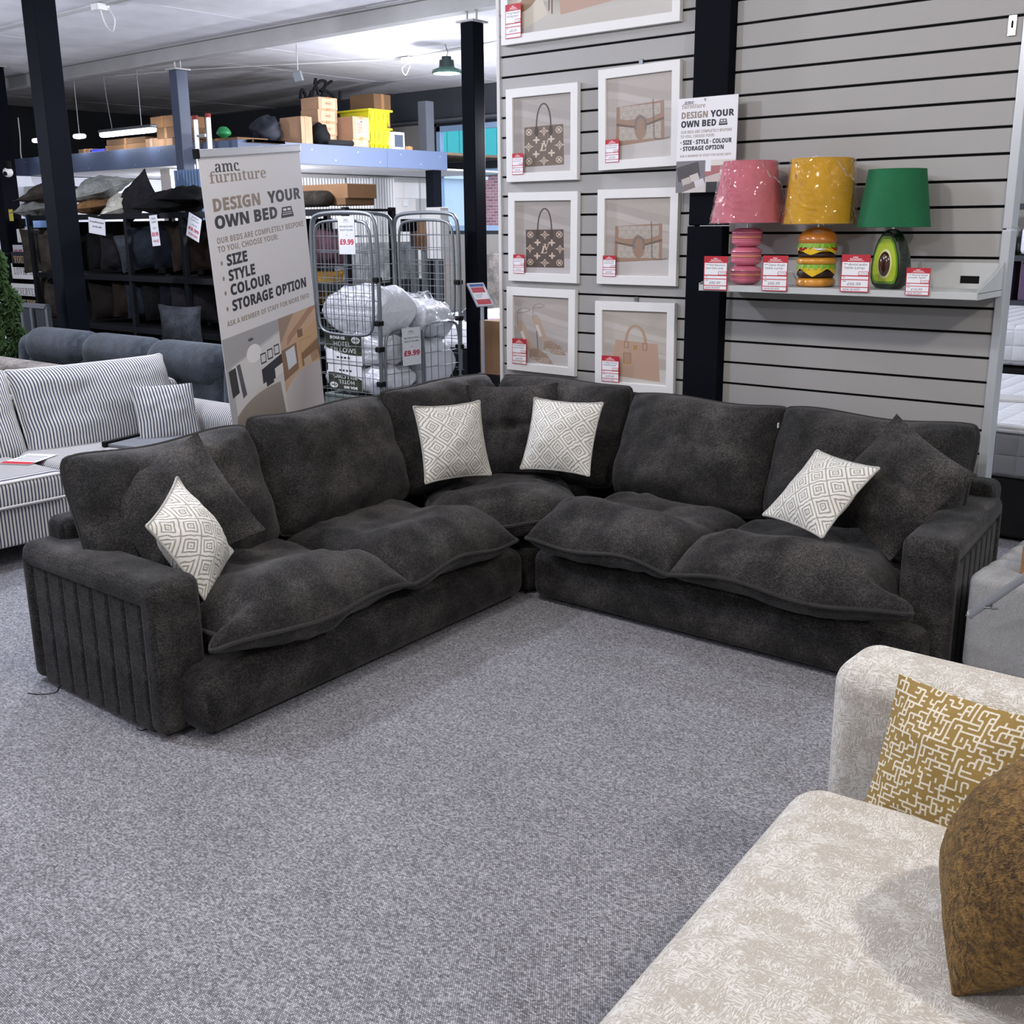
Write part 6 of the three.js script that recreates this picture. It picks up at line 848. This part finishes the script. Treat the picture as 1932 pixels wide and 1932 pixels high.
// ================================================================ left edge of the showroom
{
  const pz = -3.3, p = atX(2, 560, -8.95), t = thing('conifer_plant', 'dark green artificial conifer at the left edge', 'plant', [p.x - 0.1, 0, p.z]); part(t, 'pot', lathe([[0, 0], [0.16, 0], [0.2, 0.3], [0.18, 0.3], [0.17, 0.27], [0, 0.27]]), M.black); part(t, 'trunk', cyl(0.015, 0.025, 1.3, 0, 0.8, 0), matC(0x3d2c1c));
  const needles = [], base = new THREE.ConeGeometry(0.011, 0.06, 4).toNonIndexed(); for (let k = 0; k < 5200; k++) { const y = rr(0.32, 1.68), R = 0.33 * Math.pow(1 - (y - 0.3) / 1.42, 0.75) * (0.86 + 0.2 * Math.sin(y * 19 + 0)), a = rr(0, 6.283), r = R * Math.sqrt(rr(0.25, 1)); needles.push(mv(base.clone(), Math.cos(a) * r, y, Math.sin(a) * r, rr(-0.9, 0.9), a, -rr(0.4, 1.5))); }
  const f = part(t, 'foliage', merge(needles), matC(0x2f4a1e, { roughness: 0.8 })); f.userData.kind = 'stuff';
  const Z = -6.2, tx = canvasTex(512, 512, (g) => { [['YOU WILL', '#20242c', '#c8a66a'], ['LOVES ALL', '#e6e6e4', '#777'], ['DESERVED', '#e6e6e4', '#777'], ['LOVE YOU', '#20242c', '#c8a66a']].forEach(([s, b, c], k) => { g.fillStyle = b; g.fillRect(0, k * 128, 512, 128); fitText(g, s, 40, k * 128 + 92, 440, 80, SERB, c); }); });
  const tm = mat({ map: tx, roughness: 0.6 }); [[490, 'black word sign with gold letters, upper one'], [512, 'white word sign below the upper black one'], [550, 'white word sign above the lower black one'], [572, 'black word sign with gold letters, lower one']].forEach(([py, l], k) => { const q = atZ(50, py, Z); const o = solo('word_sign', cardGeo(0.62, 0.17, 0.03, 0, 1 - (k + 1) / 4, 1, 1 - k / 4), tm, l, 'sign'); o.position.set(q.x, q.y, Z); });
  const st = thing('sign_shelf', 'dark display shelf carrying the word signs', 'shelf', [atZ(50, 520, Z - 0.1).x, 0, Z - 0.2]); part(st, 'back_panel', box(1.2, 1.75, 0.02, 0, 0.875, -0.1), M.black); for (const y of [0.75, 0.95, 1.15, 1.38]) part(st, 'shelf', box(1.2, 0.02, 0.24, 0, y - 0.02, 0.02), M.black);
  const gp = thing('grey_slat_board', 'narrow grey slat board beside the camera column', 'panel', [0, 0, -7.3]), g0 = atZ(27, 345, -7.3), g1 = atZ(48, 345, -7.3); part(gp, 'backing', span(g0.x, g1.x, 0.1, g0.y, -0.02, 0), M.black); for (let y = 0.15; y < g0.y - 0.05; y += 0.1) part(gp, 'slat', span(g0.x, g1.x, y, y + 0.088, 0, 0.012), M.slat);
  const bx = (x0, y0, x1, y1, z, m, n, l, c) => { const a = atZ(x0, y0, z), b = atZ(x1, y1, z); return solo(n, rbox(b.x - a.x, a.y - b.y, 0.2, 0.01, (a.x + b.x) / 2, (a.y + b.y) / 2, z - 0.1), m, l, c); };
  bx(44, 352, 82, 372, -7.15, M.offwhite, 'appliance_box', 'grey appliance box on the cluttered shelf', 'box'); bx(47, 372, 84, 398, -7.15, matC(0xc2a3bd), 'appliance_box', 'pale pink box under the grey appliance box', 'box'); bx(46, 406, 60, 430, -6.3, matC(0x86a8d8), 'blue_vase', 'light blue translucent box on the cluttered shelf', 'box'); bx(30, 432, 46, 458, -6.3, M.white, 'white_box', 'white bottle box near the conifer', 'box'); bx(54, 450, 64, 486, -6.3, matC(0x6f9d86), 'green_box', 'green and yellow packet beside the word signs', 'packet'); 
  const tag = (k, x0, y0, x1, y1, l) => { const a = atZ(x0, y0, -6.24), b = atZ(x1, y1, -6.24); const o = solo('price_tag', cellCard(k, b.x - a.x, a.y - b.y, 4, 1, 0.002), tagSheet, l, 'price sheet'); o.position.set((a.x + b.x) / 2, (a.y + b.y) / 2, -6.25); }; tag(3, 45, 428, 63, 448, 'red price tag under the light blue box'); tag(3, 22, 462, 44, 488, 'red price tag beside the conifer');
  const cm = atZ(15, 325, -6.38), dc = thing('dome_camera', 'small white dome camera on the navy column', 'camera', [cm.x, cm.y, -6.38]); part(dc, 'bracket', rbox(0.1, 0.1, 0.06, 0.02, 0, 0.08, -0.0), M.black); part(dc, 'dome', new THREE.SphereGeometry(0.055, 22, 16), M.white); part(dc, 'lens', mv(new THREE.SphereGeometry(0.025, 14, 10), 0.02, -0.015, 0.04), M.black);
  const yk = atZ(20, 406, -6.39); solo('warning_sticker', box(0.09, 0.13, 0.003, yk.x, yk.y, -6.395), matC(0xd8c84a), 'yellow warning sticker on the navy column', 'sticker');
  const fp = thing('framed_stand', 'dark framed display stand seen from behind the sofas', 'stand', [0, 0, 0]), z = -5.0, a = atZ(40, 575, z), b = atZ(97, 660, z); part(fp, 'panel', span(a.x, b.x, b.y - 0.1, a.y, z - 0.02, z), matC(0x23262c)); for (const s of [span(a.x - 0.02, a.x + 0.02, b.y - 0.1, a.y, z - 0.03, z + 0.01), span(b.x - 0.02, b.x + 0.02, b.y - 0.1, a.y, z - 0.03, z + 0.01), span(a.x, b.x, a.y - 0.02, a.y + 0.02, z - 0.03, z + 0.01)]) part(fp, 'frame_bar', s, matC(0x55585c)); part(fp, 'pole', bar([(a.x + b.x) / 2, 0, z + 0.03], [(a.x + b.x) / 2, a.y - 0.02, z + 0.03], 0.016), M.galv); part(fp, 'leg_panel', span(a.x + 0.1, b.x - 0.1, 0, b.y - 0.1, z - 0.02, z), M.black);
  const wire = thing('dangling_wire', 'pale wire dangling on the black wall', 'wire', [0, 0, 0]); const wp = (x, y) => atZ(x, y, -7.6); part(wire, 'cable', tube([wp(34, 222), wp(38, 260), wp(40, 295), wp(48, 316), wp(64, 318)], 0.008), M.offwhite);
  // loose threads on the carpet
  const th = (pts, l) => solo('loose_thread', tube(pts.map(([x, y]) => { const q = atY(x, y, 0.003); return q; }), 0.0015, false, 40, 5), M.black, l, 'thread'); th([[52, 1308], [80, 1310], [105, 1306], [112, 1296], [122, 1288]], 'thin black thread on the carpet by the left arm'); th([[258, 1374], [268, 1378], [280, 1374]], 'short black thread on the carpet under the flutes');
}

renderer.render(scene, camera);
